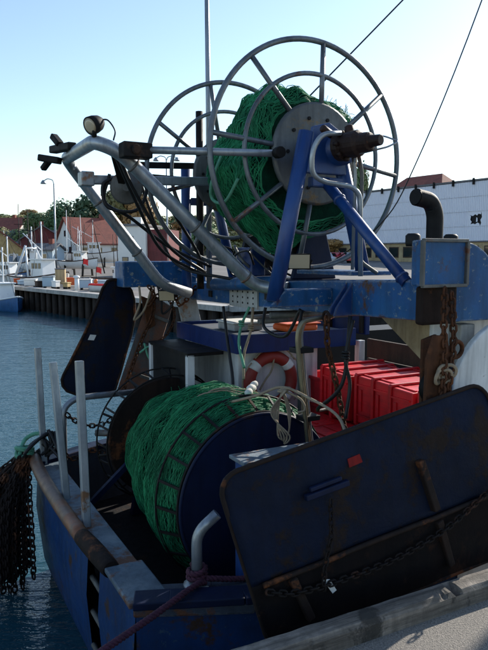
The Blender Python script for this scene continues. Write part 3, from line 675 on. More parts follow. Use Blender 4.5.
for i, (px, y, tp, lab) in enumerate(((21, 70, 205, 'bare grey mast pole in front of the yellow house'), (30, 55, 210, 'thin tall aerial mast left of the trawler gallows'), (105, 66, 218, 'slanting boat mast right of the red-roofed house'))):
    x = (px - 244) / 650 * y; z0 = H(x, y); zt = at(0, tp, y)[2]; t = thing('mast_pole', lab, 'mast', (x, y, z0))
    mb = MB(False); dx = 1.2 if i == 2 else 0; mb.tube([(x, y, z0), (x - dx * .5, y, (z0 + zt) / 2), (x - dx, y, zt)], [.07, .05, .03], 6); mb.build('pole', 'dark_steel', t)
    mb = MB(False); mb.tube([(x - .5 - dx * .7, y, z0 + (zt - z0) * .7), (x + .5 - dx * .7, y, z0 + (zt - z0) * .7)], .03, 5); mb.build('crosstree', 'dark_steel', t)

# ================================================================ THE TRAWLER
boat = thing('fishing_trawler', 'blue steel stern trawler moored at the quay, deck crowded with reels and gear', 'trawler', B(6, 5.27, WZ), BT)
def tn(s):                          # near side of the hull at deck level
    P = [(1.2, 3.68), (1.82, 3.4), (2.6, 3.2), (4, 2.98), (6, 2.88), (10, 2.86), (13, 3.2), (15, 4.0), (16.6, 5.2)]
    for (a, b_), (c_, d) in zip(P, P[1:]):
        if s <= c_: return b_ + (d - b_) * (s - a) / (c_ - a)
    return 5.2
def top(s): return -.5 + .02 * max(0, s - 1.2) + .012 * max(0, s - 3) ** 2
SS = [1.2, 1.4, 1.82, 2.2, 2.6, 3.2, 4, 5, 6, 8, 10, 11.5, 13, 14, 15, 16, 16.6]
DZ = -1.1
for nm, sg in (('hull_side', 0), ('hull_side', 1)):
    mb = MB(); vs = []; 
    for s_ in SS:
        h_ = 5.27 - tn(s_)
        for z, k_ in ((top(s_), 1), (-.75, 1), (-1.25, .985), (-1.8, .95), (-2.6, .6)):
            off = h_ * k_; vs.append((s_ + (.25 if z < -1.5 and s_ < 1.5 else 0), 5.27 - off if sg == 0 else 5.27 + off, z))
    k = 5; mb.add(vs, [(i * k + j, (i + 1) * k + j, (i + 1) * k + j + 1, i * k + j + 1) for i in range(len(SS) - 1) for j in range(k - 1)], True)
    o = mb.build('hull', 'blue_hull', boat)
    # inner bulwark lining and capping
    mb = MB(); vs = []
    for s_ in SS:
        h_ = 5.27 - tn(s_) - .1
        for z in (top(s_), DZ - .02): vs.append((s_ + (.08 if s_ < 1.3 else 0), 5.27 - h_ if sg == 0 else 5.27 + h_, z))
    mb.add(vs, [(i * 2, i * 2 + 1, i * 2 + 3, i * 2 + 2) for i in range(len(SS) - 1)], True); mb.build('bulwark_lining', 'lining', boat)
    mb = MB()
    for a, b_ in zip(SS, SS[1:]):
        if b_ > 15.5: break
        ya, yb = [5.27 - (5.27 - tn(q) - .04) if sg == 0 else 5.27 + (5.27 - tn(q) - .04) for q in (a, b_)]
        mb.bar((a, ya, top(a) + .02), (b_ + .01, yb, top(b_) + .02), .17, .05)
    mb.build('capping_rail', 'blue_dark', boat, bev=.008)
mb = MB(); mb.add([(s_, 5.27 - (5.27 - tn(s_)) + .03, DZ) for s_ in SS] + [(s_, 5.27 + (5.27 - tn(s_)) - .03, DZ) for s_ in SS], [(i, i + 1, len(SS) + i + 1, len(SS) + i) for i in range(len(SS) - 1)])
mb.build('deck', 'deck', boat)
# white upper strake on the near side forward
mb = MB(); vs = []
for s_ in (3.3, 4, 5, 6, 8, 10): vs += [(s_, tn(s_) - .012, top(s_) - .02), (s_, tn(s_) - .012, -.62 + .02 * s_)]
mb.add(vs, [(i * 2, i * 2 + 1, i * 2 + 3, i * 2 + 2) for i in range(5)]); mb.build('white_strake', 'white', boat)
# transom: two plates with the ladder slot between them
def transom(t0, t1):
    mb = MB(); n_ = 6; vs = []
    for i in range(n_ + 1):
        t = t0 + (t1 - t0) * i / n_; q = 5.27 + (t - 5.27) * .95
        vs += [(1.2, t, -.5), (1.17, t, -.95), (1.22, q, -1.5), (1.45, q, -2.2)]
    mb.add(vs, [(i * 4 + j, i * 4 + j + 1, (i + 1) * 4 + j + 1, (i + 1) * 4 + j) for i in range(n_) for j in range(3)], True); return mb
transom(4.8, 6.86).build('transom_plate', 'blue_hull', boat); transom(3.68, 4.47).build('transom_plate', 'blue_hull', boat)
mb = MB(); mb.box((1.36, 4.44, -2.2), (1.39, 4.83, -.53)); mb.add([(1.2, 4.47, -.5), (1.36, 4.47, -.5), (1.4, 4.5, -2.2), (1.45, 4.5, -2.2)], [(0, 1, 2, 3)]); mb.add([(1.2, 4.8, -.5), (1.36, 4.8, -.5), (1.4, 4.78, -2.2), (1.45, 4.78, -2.2)], [(0, 1, 2, 3)]); mb.build('ladder_recess', 'black', boat)
for z in (-.82, -1.1, -1.38): mb = MB(); mb.tube([(1.22, 4.46, z), (1.22, 4.81, z)], .022, 8); mb.build('ladder_rung', 'galv_old', boat)
mb = MB(); mb.box((1.33, 3.8, DZ), (1.355, 6.76, -.5)); mb.build('bulwark_lining', 'lining', boat)
mb = MB(); mb.box((1.19, 3.7, -.52), (1.4, 6.84, -.485)); mb.build('transom_ledge', 'worn_lit_cap', boat, bev=.008)
mb = MB(); mb.tube(spline([(1.16, 6.9, -.42), (1.14, 6.3, -.46), (1.14, 5.6, -.48), (1.15, 4.78, -.48)]), .062, 16); mb.build('stern_roller_rail', 'rail_rust', boat)
mb = MB(); mb.tube(spline([(1.15, 4.8, -.48), (1.17, 4.5, -.475), (1.2, 4.2, -.49)]), [.064, .066, .067, .069, .07, .07, .07, .07, .069, .068, .067, .066, .06], 14); mb.build('rail_chafe_pad', 'rust_dark', boat)
mb = MB(); mb.box((1.15, 3.66, -.5), (1.42, 4.2, -.462)); mb.build('stern_plate', 'worn_lit_cap', boat, bev=.01)
# quarter block and mooring bitt
mb = MB(); mb.prism([(1.17, 3.66, -.56), (1.86, 3.35, -.56), (2.0, 3.62, -.56), (1.42, 3.86, -.56)], (0, 0, .075)); mb.build('quarter_cap', 'quarter', boat, bev=.015)
mb = MB(); mb.tube(fillet([(1.63, 3.72, -.5), (1.63, 3.72, -.13), (1.76, 3.68, -.01)], .08), .036, 14); bt = mb.build('mooring_bitt', 'galv', boat)
mb = MB(); mb.lathe((1.63, 3.72, -.49), (0, 0, 1), [(.09, 0), (.09, .02), (.05, .04)], 16); mb.build('base_flange', 'galv', bt)
# three rail posts
for i, (s0, t0, tp) in enumerate((((1.235, 5.0, -.5), (1.24, 5.12, .83), 0), ((1.23, 5.68, -.5), (1.18, 5.84, .72), 0), ((1.25, 6.78, -.5), (1.25, 6.93, .71), 0))):
    mb = MB(); mb.bar(s0, t0, .062, .062, (1, 0, 0)); mb.build('rail_post', 'galv', boat, bev=.006)
# arched tube with chain at the far stern corner
mb = MB(); mb.tube(fillet([(1.47, 6.84, -.5), (1.48, 6.86, .06), (1.62, 6.9, .145), (2.3, 6.9, .15)], .12), .035, 12); mb.build('stern_hoop', 'galv', boat)
mb = MB(); mb.tube([(1.75, 6.6, -.18), (2.15, 6.35, -.18)], .035, 10); mb.build('deck_pipe', 'galv_old', boat)
mb = MB(); mb.bar((1.5, 6.0, -.72), (2.0, 6.0, -.28), .05, .05); mb.build('deck_strut', 'blue_dark', boat)
mb = MB(); mb.chain(sag((1.5, 6.83, .0), (2.25, 6.9, .1), .22, 20), .07, .009, .022); mb.build('hoop_chain', 'rust_dark', boat)
mb = MB(); mb.chain(spline([(1.36, 6.7, -.3), (1.5, 6.6, -.42), (1.7, 6.6, -.36), (1.95, 6.5, -.45)]), .07, .009, .022); mb.build('hoop_chain', 'rust_dark', boat)

# gantry beam (slopes a little, deeper at the near end)
def beam(name, mat, s0, s1, tt, par=boat, bev=.012):
    vs = []
    for t, z0, z1 in tt: vs += [(s0, t, z0), (s1, t, z0), (s1, t, z1), (s0, t, z1)]
    mb = MB(); k = 4; n_ = len(tt)
    mb.add(vs, [(i * k + j, (i + 1) * k + j, (i + 1) * k + (j + 1) % k, i * k + (j + 1) % k) for i in range(n_ - 1) for j in range(4)] + [(3, 2, 1, 0), tuple((n_ - 1) * 4 + j for j in range(4))])
    return mb.build(name, mat, par, bev=bev)
gb = beam('gantry_beam', 'blue_faded', 3.1, 3.55, [(3.28, 1.22, 1.5), (4.8, 1.18, 1.445), (6.4, 1.15, 1.36), (7.5, 1.14, 1.34)])
for (t, z, w_, h_) in ((4.35, 1.33, .09, .075), (4.72, 1.31, .07, .06), (5.35, 1.28, .08, .07), (6.62, 1.24, .08, .07)):
    mb = MB(); mb.box((3.085, t - w_ / 2, z - h_ / 2), (3.1, t + w_ / 2, z + h_ / 2)); mb.build('dark_hole_plate', 'black', gb)  # black plate on the beam face imitates the shaded inside of a hole
for t in (4.05, 4.12): 
    mb = MB(); mb.prism([(3.098, t - .01, 1.2), (2.93, t - .01, 1.2), (2.95, t - .01, 1.26), (3.098, t - .01, 1.45)], (0, .02, 0)); mb.build('gusset', 'blue_deep', gb)
mb = MB(); mb.box((3.08, 5.52, 1.14), (3.098, 6.12, 1.35)); pp = mb.build('perforated_plate', 'white_dirty', gb)
for i in range(5):
    for j in range(3): mb = MB(); mb.lathe((3.079, 5.6 + i * .11, 1.19 + j * .055), (-1, 0, 0), [(.011, 0), (.009, .004)], 8); mb.build('bolt', 'dark_steel', pp)
mb = MB(); mb.box((3.2, 4.2, 1.5), (3.62, 5.0, 1.535)); mb.build('reel_platform', 'blue_faded', boat, bev=.006)
mb = MB(); mb.tube([(3.0, 4.95, 1.42), (3.0, 6.3, 1.36)], .065, 14); mb.build('cross_tube', 'blue_faded', boat)
# near gallow head: box, shoulder plate, hanging bracket
gh = MB(); gh.box((2.98, 3.16, 1.46), (3.36, 3.27, 1.76)); gho = gh.build('gallow_head', 'blue_faded', boat, bev=.012)
mb = MB(); 
for (p0, p1) in (((2.974, 3.155, 1.462), (2.974, 3.155, 1.758)), ((3.366, 3.155, 1.462), (3.366, 3.155, 1.758)), ((2.974, 3.155, 1.758), (3.366, 3.155, 1.758)), ((2.974, 3.155, 1.462), (3.366, 3.155, 1.462))): mb.bar(p0, p1, .03, .022)
mb.build('worn_edge', 'galv_old', gho, bev=.004)
for (a, b_) in ((2.99, 3.02), (3.33, 3.02)):
    mb = MB(); mb.lathe((a + .03, 3.3, 1.72), (0, 0, 1), [(.045, 0), (.05, .02), (.05, .07), (.035, .085)], 14); mb.build('knob', 'black', gho)
mb = MB(); arc = [(3.37, 3.28, 1.2), (3.37, 3.28, 1.755)] + [(3.46 + .36 * math.sin(a), 3.28, 1.42 + .335 * math.cos(a)) for a in [R(q) for q in range(0, 76, 8)]] + [(4.3, 3.28, 1.42), (4.3, 3.28, 1.2)]
mb.prism(arc, (0, .22, 0)); mb.build('shoulder_plate', 'blue_faded', boat, bev=.01)
mb = MB(); mb.box((3.03, 3.2, 1.2), (3.34, 3.28, 1.459)); mb.build('dark_recess_block', 'rust_dark', boat, bev=.02)  # solid block coloured dark for a shaded recess with rusty edges
mb = MB(); mb.bar((3.6, 3.4, -.4), (3.6, 3.4, 1.17), .14, .12, (0, 1, 0)); mb.build('gallow_leg', 'white_dirty', boat, bev=.01)
# exhaust elbow
mb = MB(); ex = fillet([(3.52, 3.62, 1.2), (3.52, 3.62, 1.97), (3.47, 3.62, 2.06), (3.33, 3.62, 2.08)], .14, 8); mb.tube(ex, .062, 18, caps=False)
ep = mb.build('exhaust_pipe', 'dark_steel', boat); mb = MB(); mb.tube([ex[-1] - Vector((-.02, 0, 0)), ex[-1] + Vector((-.012, 0, .001))], [.056, .056], 16); mb.build('pipe_mouth', 'black', ep)
# far gallow
mb = MB(); mb.box((2.28, 7.24, 1.3), (3.2, 7.56, 1.6)); fg = mb.build('gallow_arm', 'blue_faded', boat, bev=.015)
mb = MB(); mb.prism([(2.95, 7.2, 1.5), (3.3, 7.2, 1.35), (3.3, 7.2, 1.62), (3.1, 7.2, 1.72)], (0, .04, 0)); mb.build('gusset', 'blue_faded', fg)
mb = MB(); mb.bar((3.05, 7.3, 1.3), (3.35, 7.15, -.3), .2, .16, (0, 1, 0)); mb.build('gallow_leg', 'white_dirty', boat, bev=.01)
# reel A-frames (near one with brace, far one)
def aframe(t, foot0, foot1, apex, mat, r=.055):
    mb = MB(); mb.tube([(foot0[0], t, foot0[1]), (apex[0] - .21, t, apex[1] + .04)], r, 14); mb.build('reel_leg', mat, boat)
    mb = MB(); mb.tube([(foot1[0], t, foot1[1]), (apex[0] + .08, t, apex[1])], r, 14); mb.build('reel_leg', mat, boat)
    mb = MB(); mb.box((apex[0] - .17, t - .04, apex[1] - .38), (apex[0] + .2, t + .04, apex[1] - .3)); mb.build('reel_tie', mat, boat, bev=.01)
aframe(4.36, (2.58, 1.3), (3.45, 1.52), (3.08, 2.58), 'blue_deep', .062)
aframe(6.72, (2.85, 1.25), (3.45, 1.35), (3.06, 2.6), 'blue_deep')
mb = MB(); mb.tube([(3.05, 4.36, 2.25), (3.12, 3.46, 1.47)], .043, 14); mb.build('reel_brace', 'blue_deep', boat)
mb = MB(); mb.prism([(2.84, 4.3, 2.3), (2.9, 4.3, 2.66), (3.05, 4.3, 2.7), (3.2, 4.3, 2.62), (3.22, 4.3, 2.3)], (0, .05, 0)); mb.build('bearing_plate', 'blue_deep', boat, bev=.01)
mb = MB(); mb.prism([(2.5, 4.3, 1.26), (3.1, 4.3, 1.26), (3.1, 4.3, 1.4), (2.66, 4.3, 1.4)], (0, .12, 0)); mb.build('reel_foot', 'blue_faded', boat, bev=.01)
# post and long aerial mast behind the reel
mb = MB(); mb.tube([(2.94, 6.55, 1.3), (2.94, 6.55, 3.2)], .04, 10); mb.build('dark_post', 'dark_steel', boat)
mb = MB(); mb.tube([(3.08, 6.62, 1.3), (3.08, 6.62, 3.3), (3.05, 6.62, 6.0)], [.035, .03, .018], 8); mb.build('aerial_mast', 'galv', boat)
# hydraulic motor with pipes
mb = MB(); mb.lathe((3.12, 4.68, 2.5), (.05, -1, 0), [(.11, 0), (.13, .1), (.13, .44), (.1, .46)], 24); hm = mb.build('motor_housing', 'blue_deep', boat)
mb = MB(); mb.lathe((3.06, 4.2, 2.5), (.25, -1, 0), [(.09, 0), (.115, .01), (.115, .06), (.09, .07), (.1, .12), (.1, .2), (.075, .22), (.07, .3), (.045, .31), (.04, .4)], 18, smooth=False); hy = mb.build('hydraulic_motor', 'motor', boat, bev=.006)
for a in range(8):
    mb = MB(); c_ = (3.075 + .105 * math.cos(a * .785) , 4.13, 2.5 + .105 * math.sin(a * .785)); mb.lathe(c_, (.25, -1, 0), [(.018, 0), (.018, .03), (.01, .035)], 8); mb.build('bolt', 'motor', hy)
mb = MB(); mb.lathe((3.1, 4.1, 2.55), (-.1, .1, 1), [(.035, 0), (.035, .09), (.02, .1)], 10); mb.build('valve', 'motor', hy); mb = MB(); mb.lathe((3.0, 4.2, 2.58), (-1, 0, .5), [(.03, 0), (.03, .1), (.022, .11)], 10); mb.build('valve', 'motor', hy)
mb = MB(); mb.tube(fillet([(3.05, 4.15, 2.58), (3.3, 3.95, 2.56), (3.36, 3.85, 2.51), (3.25, 3.85, 2.46), (3.1, 4.0, 2.42)], .03), .007, 6); mb.build('guard_wire', 'galv', boat)
mb = MB(); mb.tube(fillet([(2.97, 4.05, 2.57), (2.8, 4.06, 2.55), (2.735, 4.08, 2.42), (2.75, 4.1, 2.26), (2.86, 4.1, 2.21), (3.12, 4.1, 2.19), (3.2, 4.1, 2.13), (3.22, 4.1, 1.5)], .09), .02, 10); mb.build('hydraulic_pipe', 'galv', boat)
mb = MB(); mb.tube(fillet([(3.2, 4.13, 2.45), (3.24, 4.13, 2.3), (3.25, 4.16, 1.62), (3.4, 4.12, 1.52)], .06), .016, 10); mb.build('hydraulic_pipe', 'galv_old', boat)
mb = MB(); mb.tube(fillet([(3.16, 4.15, 2.45), (3.19, 4.15, 2.3), (3.2, 4.18, 1.55)], .06), .014, 10); mb.build('hydraulic_pipe', 'galv', boat)

# davit frame over the stern
dv = MB(); dv.tube(fillet([(3.08, 4.95, 1.37), (2.86, 5.15, 1.38), (1.62, 5.2, 2.5), (1.44, 5.26, 2.57), (1.5, 6.5, 2.6), (1.62, 6.6, 2.48), (2.5, 6.6, 1.36), (2.85, 6.65, 1.25)], .13, 8), .058, 16)
dav = dv.build('davit_frame', 'galv', boat)
mb = MB(); mb.tube([(1.72, 5.08, 2.5), (2.76, 4.56, 2.475)], .03, 12); mb.build('hub_strut', 'galv', boat)
mb = MB(); mb.box((1.6, 5.0, 2.43), (1.84, 5.14, 2.55)); mb.lathe((1.7, 5.0, 2.49), (0, -1, 0), [(.04, 0), (.04, .02)], 12); mb.build('strut_bracket', 'dark_steel', boat, bev=.01)
mb = MB(); mb.bar((1.57, 6.0, 2.35), (2.8, 6.0, 2.4), .08, .08); lv = mb.build('lever_arm', 'galv', boat, bev=.008)
mb = MB(); mb.box((1.5, 5.93, 2.29), (1.62, 6.07, 2.42)); mb.build('arm_end', 'galv', lv, bev=.01)
mb = MB(); mb.bar((2.0, 6.3, 2.55), (2.95, 6.5, 2.62), .05, .06); mb.build('reel_stay', 'dark_steel', boat)
mb = MB(); mb.bar((2.1, 6.2, 2.44), (2.95, 6.4, 2.45), .045, .05); mb.build('reel_stay', 'dark_steel', boat)
mb = MB(); mb.lathe((1.9, 5.88, 2.28), (-.3, -1, 0), [(.035, -.01), (.035, .0), (.135, .0), (.15, .012), (.15, .045), (.135, .057), (.035, .057), (.035, .07)], 30); pu = mb.build('hanging_pulley', 'galv_old', boat)
mb = MB(); mb.bar((1.86, 5.87, 2.3), (1.66, 5.5, 2.58), .06, .02); mb.build('pulley_strap', 'dark_steel', pu)
def flood(p, d, sz, par, lens='lens'):
    p = Vector(p); d = Vector(d).normalized(); x = d.cross(Vector((0, 0, 1))).normalized(); u = x.cross(d)
    secs = [(-.7, .35), (-.45, .7), (.25, .95), (.32, 1.0)]; vs = []
    for h, k_ in secs:
        for i, j in ((-1, -.7), (1, -.7), (1, .7), (-1, .7)): vs.append(p + d * h * sz + x * i * k_ * sz + u * j * k_ * sz)
    mb = MB(); mb.add(vs, [(i * 4 + j, i * 4 + (j + 1) % 4, (i + 1) * 4 + (j + 1) % 4, (i + 1) * 4 + j) for i in range(3) for j in range(4)] + [(3, 2, 1, 0), (12, 13, 14, 15)])
    f_ = mb.build('floodlight', 'dark_steel', par, bev=.008)
    if par is not boat: return f_, (p, d, x, u)
    mb = MB(); mb.add([p + d * sz * .335 + x * i * sz * .85 + u * j * sz * .58 for i, j in ((-1, -1), (1, -1), (1, 1), (-1, 1))], [(0, 1, 2, 3)]); mb.build('lens', lens, f_)
    mb = MB(); mb.tube(fillet([p + x * sz * 1.05, p + x * sz * 1.05 - d * sz * 1.0 - u * sz * .5, p - x * sz * 1.05 - d * sz * 1.0 - u * sz * .5, p - x * sz * 1.05], .03), .009, 6); mb.build('bracket', 'dark_steel', f_)
    return f_
LD = (-.85, -.42, -.42)
mb = MB(); mb.lathe((1.44, 5.27, 2.7), LD, [(.015, -.1), (.04, -.09), (.062, -.055), (.072, -.01), (.074, .04)], 24); fd_ = mb.build('floodlight', 'dark_steel', boat)
mb = MB(); mb.lathe((1.44, 5.27, 2.7), LD, [(.064, .041), (.04, .048), (.01, .05)], 24); mb.build('lens', 'lens', fd_)
flood((2.98, 4.62, 1.62), (-.5, -.9, -.25), .1, boat)
flood((2.72, 7.0, 1.22), (-.55, -.9, -.4), .1, boat)
mb = MB(); mb.tube([(1.44, 5.25, 2.6), (1.44, 5.24, 2.7)], .02, 8); mb.build('lamp_stem', 'dark_steel', boat)
mb = MB(); mb.tube(spline([(1.49, 5.26, 2.74), (1.55, 5.24, 2.74), (1.6, 5.22, 2.66), (1.58, 5.2, 2.58)]), .007, 6); mb.build('lamp_cable', 'hose', boat)
for a, b_, w_ in (((1.44, 5.98, 2.64), (1.36, 6.42, 2.66), .085), ((1.38, 6.2, 2.68), (1.34, 6.3, 2.77), .07), ((1.42, 6.4, 2.56), (1.26, 6.56, 2.6), .08), ((1.36, 6.5, 2.6), (1.3, 6.62, 2.5), .06)):
    mb = MB(); mb.bar(a, b_, w_, w_ * .8); mb.build('frame_clamp', 'dark_steel', boat, bev=.012)
def collar(p, d, r_, mat='galv', par=boat):
    mb = MB(); mb.lathe(p, d, [(r_, -.012), (r_ + .008, -.006), (r_ + .009, .004), (r_, .012)], 18); mb.build('weld_collar', mat, par)
for f_ in (.08, .47, .9): q = Vector((2.86, 5.15, 1.38)).lerp(Vector((1.62, 5.2, 2.5)), f_); collar(q, (-1.24, .05, 1.12), .058, 'galv_old')
for f_ in (.25, .7): q = Vector((1.62, 6.6, 2.48)).lerp(Vector((2.5, 6.6, 1.36)), f_); collar(q, (.88, 0, -1.12), .058, 'galv_old')
for f_ in (.2, .95): q = Vector((3.05, 4.36, 2.25)).lerp(Vector((3.12, 3.46, 1.47)), f_); collar(q, (.07, -.9, -.78), .043, 'blue_deep')
# hoses and ropes round the davit and under the gantry
HS = [[(1.6, 5.24, 2.55), (1.8, 5.35, 2.2), (2.2, 5.6, 1.75), (2.7, 5.9, 1.5)], [(1.65, 5.4, 2.5), (1.95, 5.7, 2.1), (2.3, 6.0, 1.7), (2.9, 6.3, 1.45)],
      [(1.75, 5.9, 2.4), (1.7, 5.9, 2.15), (1.95, 5.95, 2.02), (2.4, 6.1, 1.75), (2.9, 6.2, 1.55)], [(1.9, 5.6, 2.5), (2.3, 5.8, 2.1), (2.75, 6.2, 1.7), (2.95, 6.5, 1.5)],
      [(2.2, 6.4, 2.45), (2.4, 6.4, 1.9), (2.6, 6.3, 1.55), (3.0, 5.8, 1.42)], [(2.9, 5.9, 1.15), (2.85, 5.7, .8), (2.8, 5.5, .5), (2.75, 5.4, .3)],
      [(3.05, 4.0, 1.2), (2.95, 3.95, .7), (2.9, 4.2, .45), (3.2, 4.5, .35)], [(3.0, 4.6, 1.2), (2.9, 4.5, .95), (2.85, 4.4, .6), (2.8, 4.3, .2)],
      [(3.05, 5.3, 1.2), (2.98, 5.2, 1.0), (3.02, 4.9, .95), (3.05, 4.7, 1.2)], [(1.82, 5.9, 2.38), (1.68, 5.88, 2.3), (1.72, 5.87, 2.1), (1.98, 5.86, 2.08), (2.1, 5.9, 2.28), (1.98, 5.95, 2.42)]]
for h_ in HS: mb = MB(); mb.tube(spline(h_, 10), .016, 8); mb.build('hydraulic_hose', 'hose', boat)
# deckhouse on the far half with blue fascia
mb = MB(); mb.box((3.0, 5.78, DZ), (3.98, 7.0, .72)); dh = mb.build('deckhouse_wall', 'white', boat, bev=.015)
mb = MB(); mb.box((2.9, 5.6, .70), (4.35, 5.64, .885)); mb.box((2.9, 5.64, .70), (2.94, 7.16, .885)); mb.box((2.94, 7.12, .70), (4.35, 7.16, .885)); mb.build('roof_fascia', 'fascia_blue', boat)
mb = MB(); mb.box((2.945, 5.645, .73), (4.35, 7.115, .85)); mb.build('deckhouse_roof', 'roof_dark', boat)
mb = MB(); mb.box((4.0, 6.5, DZ), (6.6, 6.98, .72)); mb.build('recess_shade_wall', 'black', boat)  # black colour stands in for the shade inside the open recess
mb = MB(); mb.box((4.6, 5.75, .78), (4.66, 7.1, 1.15)); mb.build('dark_backing_panel', 'fascia_blue', boat, bev=.01)  # added panel imitating the dark under the beam, hides bright ground beyond
for t_ in (5.8, 6.4, 7.0): mb = MB(); mb.bar((4.58, t_, .8), (4.58, t_, 1.2), .04, .04); mb.build('backing_stay', 'dark_steel', boat)  # stays made up to go with the added dark panel
for a_, b_ in (((3.2, 5.7, 1.0), (4.4, 5.75, 1.02)), ((3.3, 6.6, .95), (4.4, 6.5, .97)), ((3.1, 5.3, 1.1), (4.5, 5.2, 1.08))): mb = MB(); mb.tube([a_, b_], .028, 10); mb.build('deck_pipe', 'galv_old', boat)
mb = MB(); mb.box((2.53, 5.93, -.7), (2.56, 7.0, .66)); sh_ = mb.build('shutter_panel', 'black', boat)
for t in (5.93, 7.0): mb = MB(); mb.box((2.5, t - .03, -1.1), (2.58, t + .03, .68)); mb.build('shutter_post', 'white', boat, bev=.006)
mb = MB(); mb.box((2.5, 5.9, .661), (2.9, 7.03, .695)); mb.build('shutter_head', 'dark_steel', boat)
mb = MB(); mb.box((2.5, 5.72, -1.1), (3.0, 5.76, -.3)); mb.build('deck_partition', 'dark_steel', boat)
# planks, post, plywood scrap, white shelter plates right
for i in range(5): mb = MB(); mb.box((4.5 + .005 * (i % 2), 3.6, -.3 + i * .215), (4.54 + .005 * (i % 2), 5.6, -.095 + i * .215)); mb.build('plank', 'plank', boat, bev=.008)
mb = MB(); mb.box((4.42, 5.63, -.5), (4.5, 5.71, .74)); mb.build('white_post', 'white', boat, bev=.006)
mb = MB(); mb.prism([(3.5, 3.62, .82), (3.76, 4.5, 1.13), (3.5, 3.62, 1.18)], (.03, 0, 0)); mb.build('plywood_scrap', 'plywood', boat)
mb = MB(); mb.box((3.38, 3.46, -.9), (4.15, 3.5, 1.19)); mb.build('shelter_plate', 'white', boat, bev=.006)
arc = [(3.3, 3.2, -.2), (3.3, 3.2, .6)] + [(3.3 + .62 * (1 - math.cos(a)), 3.2, .6 + .62 * math.sin(a)) for a in [R(q) for q in range(8, 67, 8)]] + [(3.74, 3.2, 1.19), (3.85, 3.2, 1.19), (3.85, 3.2, -.2)]
mb = MB(); mb.prism(arc, (0, .05, 0)); mb.build('shelter_side', 'white', boat, bev=.012)
mb = MB(); mb.box((3.3, 3.28, .35), (3.5, 3.44, .86)); mb.build('blue_locker', 'blue_dark', boat, bev=.01)
mb = MB(); mb.box((2.9, 3.45, DZ), (4.46, 5.77, -.47)); mb.build('fish_hatch', 'white_dirty', boat, bev=.02)
# wheelhouse forward (out of the picture, shades the deck)
mb = MB(); mb.box((10.5, 4.0, DZ), (13, 6.5, 2.3)); whs = mb.build('wheelhouse', 'white', boat, bev=.05)
for t in (4.45, 5.3, 6.15): mb = MB(); mb.box((10.485, t - .3, 1.3), (10.499, t + .3, 1.95)); mb.build('window', 'glass', whs)
mb = MB(); mb.tube([(11.2, 5.3, 2.3), (11.2, 5.3, 7.5)], .09, 12); mb.build('foremast', 'galv', boat)
# stays running up from the gantry to the foremast
for a, b_, r_ in (((3.3, 5.3, 2.95), (10, 5.3, 7.4), .013), ((3.95, 4.7, 1.9), (10.1, 4.6, 7.3), .01)):
    pass
mb = MB(); mb.tube([(3.2, 5.25, 2.9), (3.46, 5.2, 3.14), (4.37, 5.0, 4.08), (9.9, 4.7, 9.2)], .008, 6); mb.build('wire_stay', 'hose', boat)
mb = MB(); mb.tube(spline([(3.5, 5.0, 1.55), (3.95, 4.75, 1.95), (4.21, 4.6, 2.48), (4.55, 4.2, 3.85), (5.4, 3.9, 6.5)]), .006, 6); mb.build('wire_stay', 'hose', boat)
# feed pipes bundle coming down by the drum
for i, (dx, mt) in enumerate(((0, 'pipe_brass'), (.045, 'galv'), (-.04, 'pipe_brass'))):
    mb = MB(); mb.tube(fillet([(2.98 + dx, 4.14 + dx, 1.19), (2.68 + dx, 4.1 + dx, 1.17), (2.645 + dx, 4.1 + dx, 1.06), (2.77 + dx, 4.1 + dx, .1), (2.77 + dx, 4.1 + dx, DZ)], .07), .018, 10); mb.build('feed_pipe', mt, boat)
for z in (.95, .42): mb = MB(); mb.box((2.59 + (1.06 - z) * .125, 4.05, z - .02), (2.74 + (1.06 - z) * .125, 4.17, z + .02)); mb.build('pipe_clamp', 'black', boat, bev=.006)
# stand beside the drum, its lit top edge painted as a pale plate
mb = MB(); mb.box((1.96, 3.66, DZ), (2.58, 3.82, .285)); mb.build('drum_stand', 'blue_deep', boat, bev=.01)
mb = MB(); mb.box((1.93, 3.63, .288), (2.62, 3.85, .315)); mb.build('lit_stand_top', 'worn_lit_cap', boat, bev=.006)

# ================================================================ NET REEL ON THE GANTRY
RC = (3.2, 2.52)
reel = thing('net_reel', 'large grey open-spoked net reel mounted high on the gantry', 'net reel', B(3.1, 5.5, 1.5), BT)
def wheel(t, dish, Rr, hubR, a0, mat, hub=True):
    s0, z0 = RC
    mb = MB(); mb.ring((s0, t, z0), (0, 1, 0), Rr, .024, 96, 10); mb.build('outer_hoop', mat, reel)
    mb = MB(); mb.ring((s0, t + dish * .55, z0), (0, 1, 0), Rr * .7, .02, 80, 10); mb.build('inner_hoop', mat, reel)
    for i in range(8):
        a = R(a0 + 45 * i); c_, sn = math.cos(a), math.sin(a)
        mb = MB(); mb.tube([(s0 + c_ * hubR * .9, t + dish, z0 + sn * hubR * .9), (s0 + c_ * Rr, t, z0 + sn * Rr)], .022, 10); mb.build('spoke', mat, reel)
    if hub:
        mb = MB(); mb.lathe((s0, t + dish, z0), (0, -1, 0), [(hubR - .02, -.03), (hubR, -.02), (hubR, .015), (hubR - .02, .025)], 48); h_ = mb.build('hub_disc', 'hub', reel)
        for i in range(10):
            a = i * .628; mb = MB(); mb.lathe((s0 + .3 * math.cos(a), t + dish - .025, z0 + .3 * math.sin(a)), (0, -1, 0), [(.016, 0), (.016, .012)], 6, smooth=False); mb.build('bolt', 'dark_steel', h_)
wheel(4.79, -.08, .96, .43, 83, 'ring'); wheel(6.3, .1, .95, .4, 60, 'ring')
mb = MB(); mb.tube([(RC[0], 4.62, RC[1]), (RC[0], 6.72, RC[1])], .07, 16); mb.build('axle', 'dark_steel', reel)
mb = MB(); mb.lathe((2.72, 4.52, 2.475), (0, -1, 0), [(.045, -.04), (.045, .03)], 10); mb.build('strut_lug', 'dark_steel', reel)

